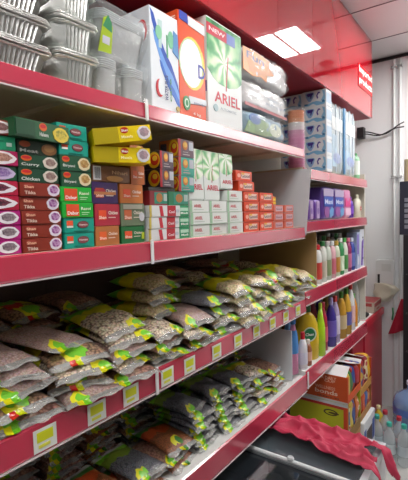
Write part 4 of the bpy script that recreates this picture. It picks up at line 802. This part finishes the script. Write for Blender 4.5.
for k in range(4): snack(2.632+.068*k, .407, ['3A5AA0', 'D9C03A', '2A4A9A', 'C8641E'][k], k+12, .24, '%s snack bag in the yellow carton' % ['light blue', 'yellow', 'dark blue', 'orange'][k])

# ============================================================ WATER BOTTLES AND JUG
pet = film('DCE8EC', .62, .06, .15, 12., 'clear_pet')
wb = [(0,.034),(.006,.044),(.03,.046),(.06,.042),(.09,.046),(.12,.042),(.15,.046),(.19,.046),(.235,.035),(.265,.016),(.285,.0155)]
for k, (x, y, cc, lab) in enumerate(((.128,3.285,'3AA89A','clear water bottle with teal cap, left of the front three'),(.232,3.215,'3AB0A0','clear water bottle with teal cap, middle of the front three'),(.330,3.235,'3AB0A0','clear water bottle with teal cap, right of the front three'),(.165,3.395,'B02A3A','clear water bottle with red cap in the second row'),(.275,3.345,'B02A3A','clear water bottle with red cap beside the green capped one'),(.372,3.345,'3A8A3A','clear water bottle with green cap at right'))):
    bottle('water_bottle', lab, 'bottle', x, y, 0.0, wb, 'FFFFFF', (.285,.315,.019), cc, (.085,.16), ['B9CAD2','C9D4DA','C0CCD4','D0B0B4','D0B0B4','B4CCB4'][k], group='water bottles on the floor', mt=pet)
bottle('juice_bottle', 'yellow bottle standing behind the water bottles', 'bottle', .10, 3.46, 0, wb, 'C9B43A', (.285,.31,.017), 'D9D0A0', None, None)
jb = film('8FB4E4', .5, .08, .15, 8., 'blue_jug_plastic')
o = bottle('water_jug', 'large blue water jug behind the bottles', 'jug', .325, 3.56, 0, [(0,.11),(.01,.13),(.09,.135),(.10,.128),(.12,.128),(.13,.135),(.20,.135),(.21,.128),(.23,.128),(.24,.135),(.36,.135),(.41,.115),(.445,.06),(.46,.032),(.50,.030)], '5F86C4', (.50,.53,.034), 'C9D4E4', (.27,.33), '5A7AC4', mt=jb, seg=28)

# ============================================================ RIGHT-HAND WALL
YB = 4.174
for k, (xx, lab) in enumerate(((.078, 'white vertical conduit on back wall, nearer the shelves'), (.128, 'white vertical conduit on back wall, nearer the black rack'))):
    b = MB(); b.tube([(xx, YB-.016, .0), (xx, YB-.016, 3.28)], .012, mat('E2E4E4', .4), 12)
    o = b.build('conduit', smooth=False); tag(o, lab, 'pipe', 'conduits on the back wall')
    b = MB(); b.box(xx-.022, xx+.022, YB-.034, YB, 0, .02, mat('B4B6B8', .4)); c = b.build('bracket', o, loc=(0, 0, 3.2)); c2 = copy_tree(c); c2.parent = o; c2.location = (0, 0, 2.2)
for k in range(2):
    pts = [(-.20+.37*t, 4.11+.03*math.sin(t*3), 2.655-.03*k-.05*math.sin(math.pi*t)*(1-.6*k)+.035*t+.012*math.sin(t*9+k)) for t in [i/14 for i in range(15)]]
    b = MB(); b.tube(pts, .006, mat('232226', .5)); o = b.build('cable', smooth=True); tag(o, ['black cable strung from bulkhead corner to conduits, upper strand', 'black cable strung from bulkhead corner to conduits, lower strand'][k], 'cable', 'black cables on the back wall')
b = MB(); b.box(-.24, -.18, 4.10, 4.175, 2.60, 2.70, mat('2A292C', .5)); o = b.build('cable_clamp'); tag(o, 'black cable clamp beyond end of the tissue shelf', 'clamp')
eb = empty('meter_box', (-.02, YB, 1.20)); b = MB(); b.box(-.055, .105, -.07, 0, 0, .235, mat('E6E8E8', .45)); b.build('case', eb, bevel=.008)
b = MB(); b.box(-.035, -.015, -.0735, -.0702, .015, .10, mat('1E1E22', .4)); b.build('slot', eb)
b = MB(); b.box(.0, .085, -.074, -.0702, .13, .2, mat('DADCDA', .4)); b.build('cover', eb); tag(eb, 'white electrical box with black slot on back wall', 'electrical box')
b = MB(); vs, fs = softbox(.10, .085, .17, 3, 12, .03, 4, 14.); b.add([(x*2.6, y, z) for x, y, z in vs], fs, film('E4DCC8', .2, .3, .8, 25.)); o = b.build('plastic_bag', smooth=True, loc=(.015, 4.118, 1.035)); tag(o, 'crumpled cream plastic bag hanging below the electrical box', 'plastic bag')
b = MB(); b.tube([(.155-.01*math.cos(t*.5), 4.15, 1.46-.07*t-.0*t) for t in range(7)]+[(.12, 4.15, .98), (.09, 4.15, .92)], .004, mat('C9C9C9', .5)); o = b.build('wire', smooth=True); tag(o, 'thin white wire looping beside the electrical box', 'wire')
b = MB(); b.tube([(.075, 4.12, .985), (.078, 4.12, .93), (.07, 4.12, .87)], .008, mat('3A8A5A', .5)); o = b.build('green_strap', smooth=True); tag(o, 'short green strap hanging under the plastic bag', 'strap')
b = MB(); g = []; n = 14
for j in range(n+1):
    for i in range(n+1):
        s = i/n; t = j/n; wdt = .03+.20*t
        g.append((.175-wdt*.55+wdt*s, 4.06+.018*math.sin(s*12+t*2)*t, 1.09-.30*t-.05*(1-s)*t+.05*(s)*t))
b.add(g, [(j*(n+1)+i, j*(n+1)+i+1, (j+1)*(n+1)+i+1, (j+1)*(n+1)+i) for j in range(n) for i in range(n)], mat('B82440', .6)); o = b.build('red_bag', smooth=True); o.modifiers.new('t', 'SOLIDIFY').thickness = .006; tag(o, 'red cloth bag hanging on back wall beside the black rack', 'bag')
rk = empty('display_rack', (.0, 3.80, 0)); bk_ = mat('1F1F24', .45)
b = MB(); b.box(.222, .75, 0, .20, .0, 1.69, bk_); b.build('body', rk)
b = MB(); b.box(.195, .75, -.01, .20, 1.692, 2.14, mat('26283A', .45)); b.build('header', rk)
prints(rk, [('white_print','rect',.075,.12+.10*k,.28,.19+.10*k,'8A8E9A') for k in range(6)], lambda u, v, n: (.195+u, -.0105-n, 1.69+v), .5, .45)
for k in range(4):
    b = MB(); b.box(.25, .72, -.05, -.001, .35+.33*k, .37+.33*k, bk_); b.build('shelf', rk)
tag(rk, 'black display rack with dark blue header at right edge', 'rack')
b = MB(); b.loft([[(.255+.045*math.cos(t*math.pi/10), 3.9+.045*math.sin(t*math.pi/10), z) for t in range(20)] for z in (2.1415, 2.30, 2.33)], mat('C9BC98', .6)); o = b.build('paper_roll', smooth=False); tag(o, 'beige paper roll standing on the black rack', 'roll')
# things on the red counter
carton('carton', 'small white and red carton on the red counter', 'box', 3.79, 4.06, .9885, 1.085, 'B9A89A', D=.2, X=-.012, pr=[('red_print','rect',.05,.55,.95,.9,'A83A3A'),('pale_print','rect',.1,.1,.9,.45,'C9C0B4'),('red_print','rect',.3,.2,.7,.35,'A84A44')], side=[('red_print','rect',.1,.6,.9,.9,'A83A3A')], top='A8343A')
b = MB(); vs, fs = softbox(.14, .08, .035, 3, 8, .008, 3); b.add(vs, fs, mat('222224', .5)); o = b.build('black_pouch', smooth=True, loc=(-.06, 3.62, .989)); tag(o, 'black pouch lying on the red counter', 'pouch')
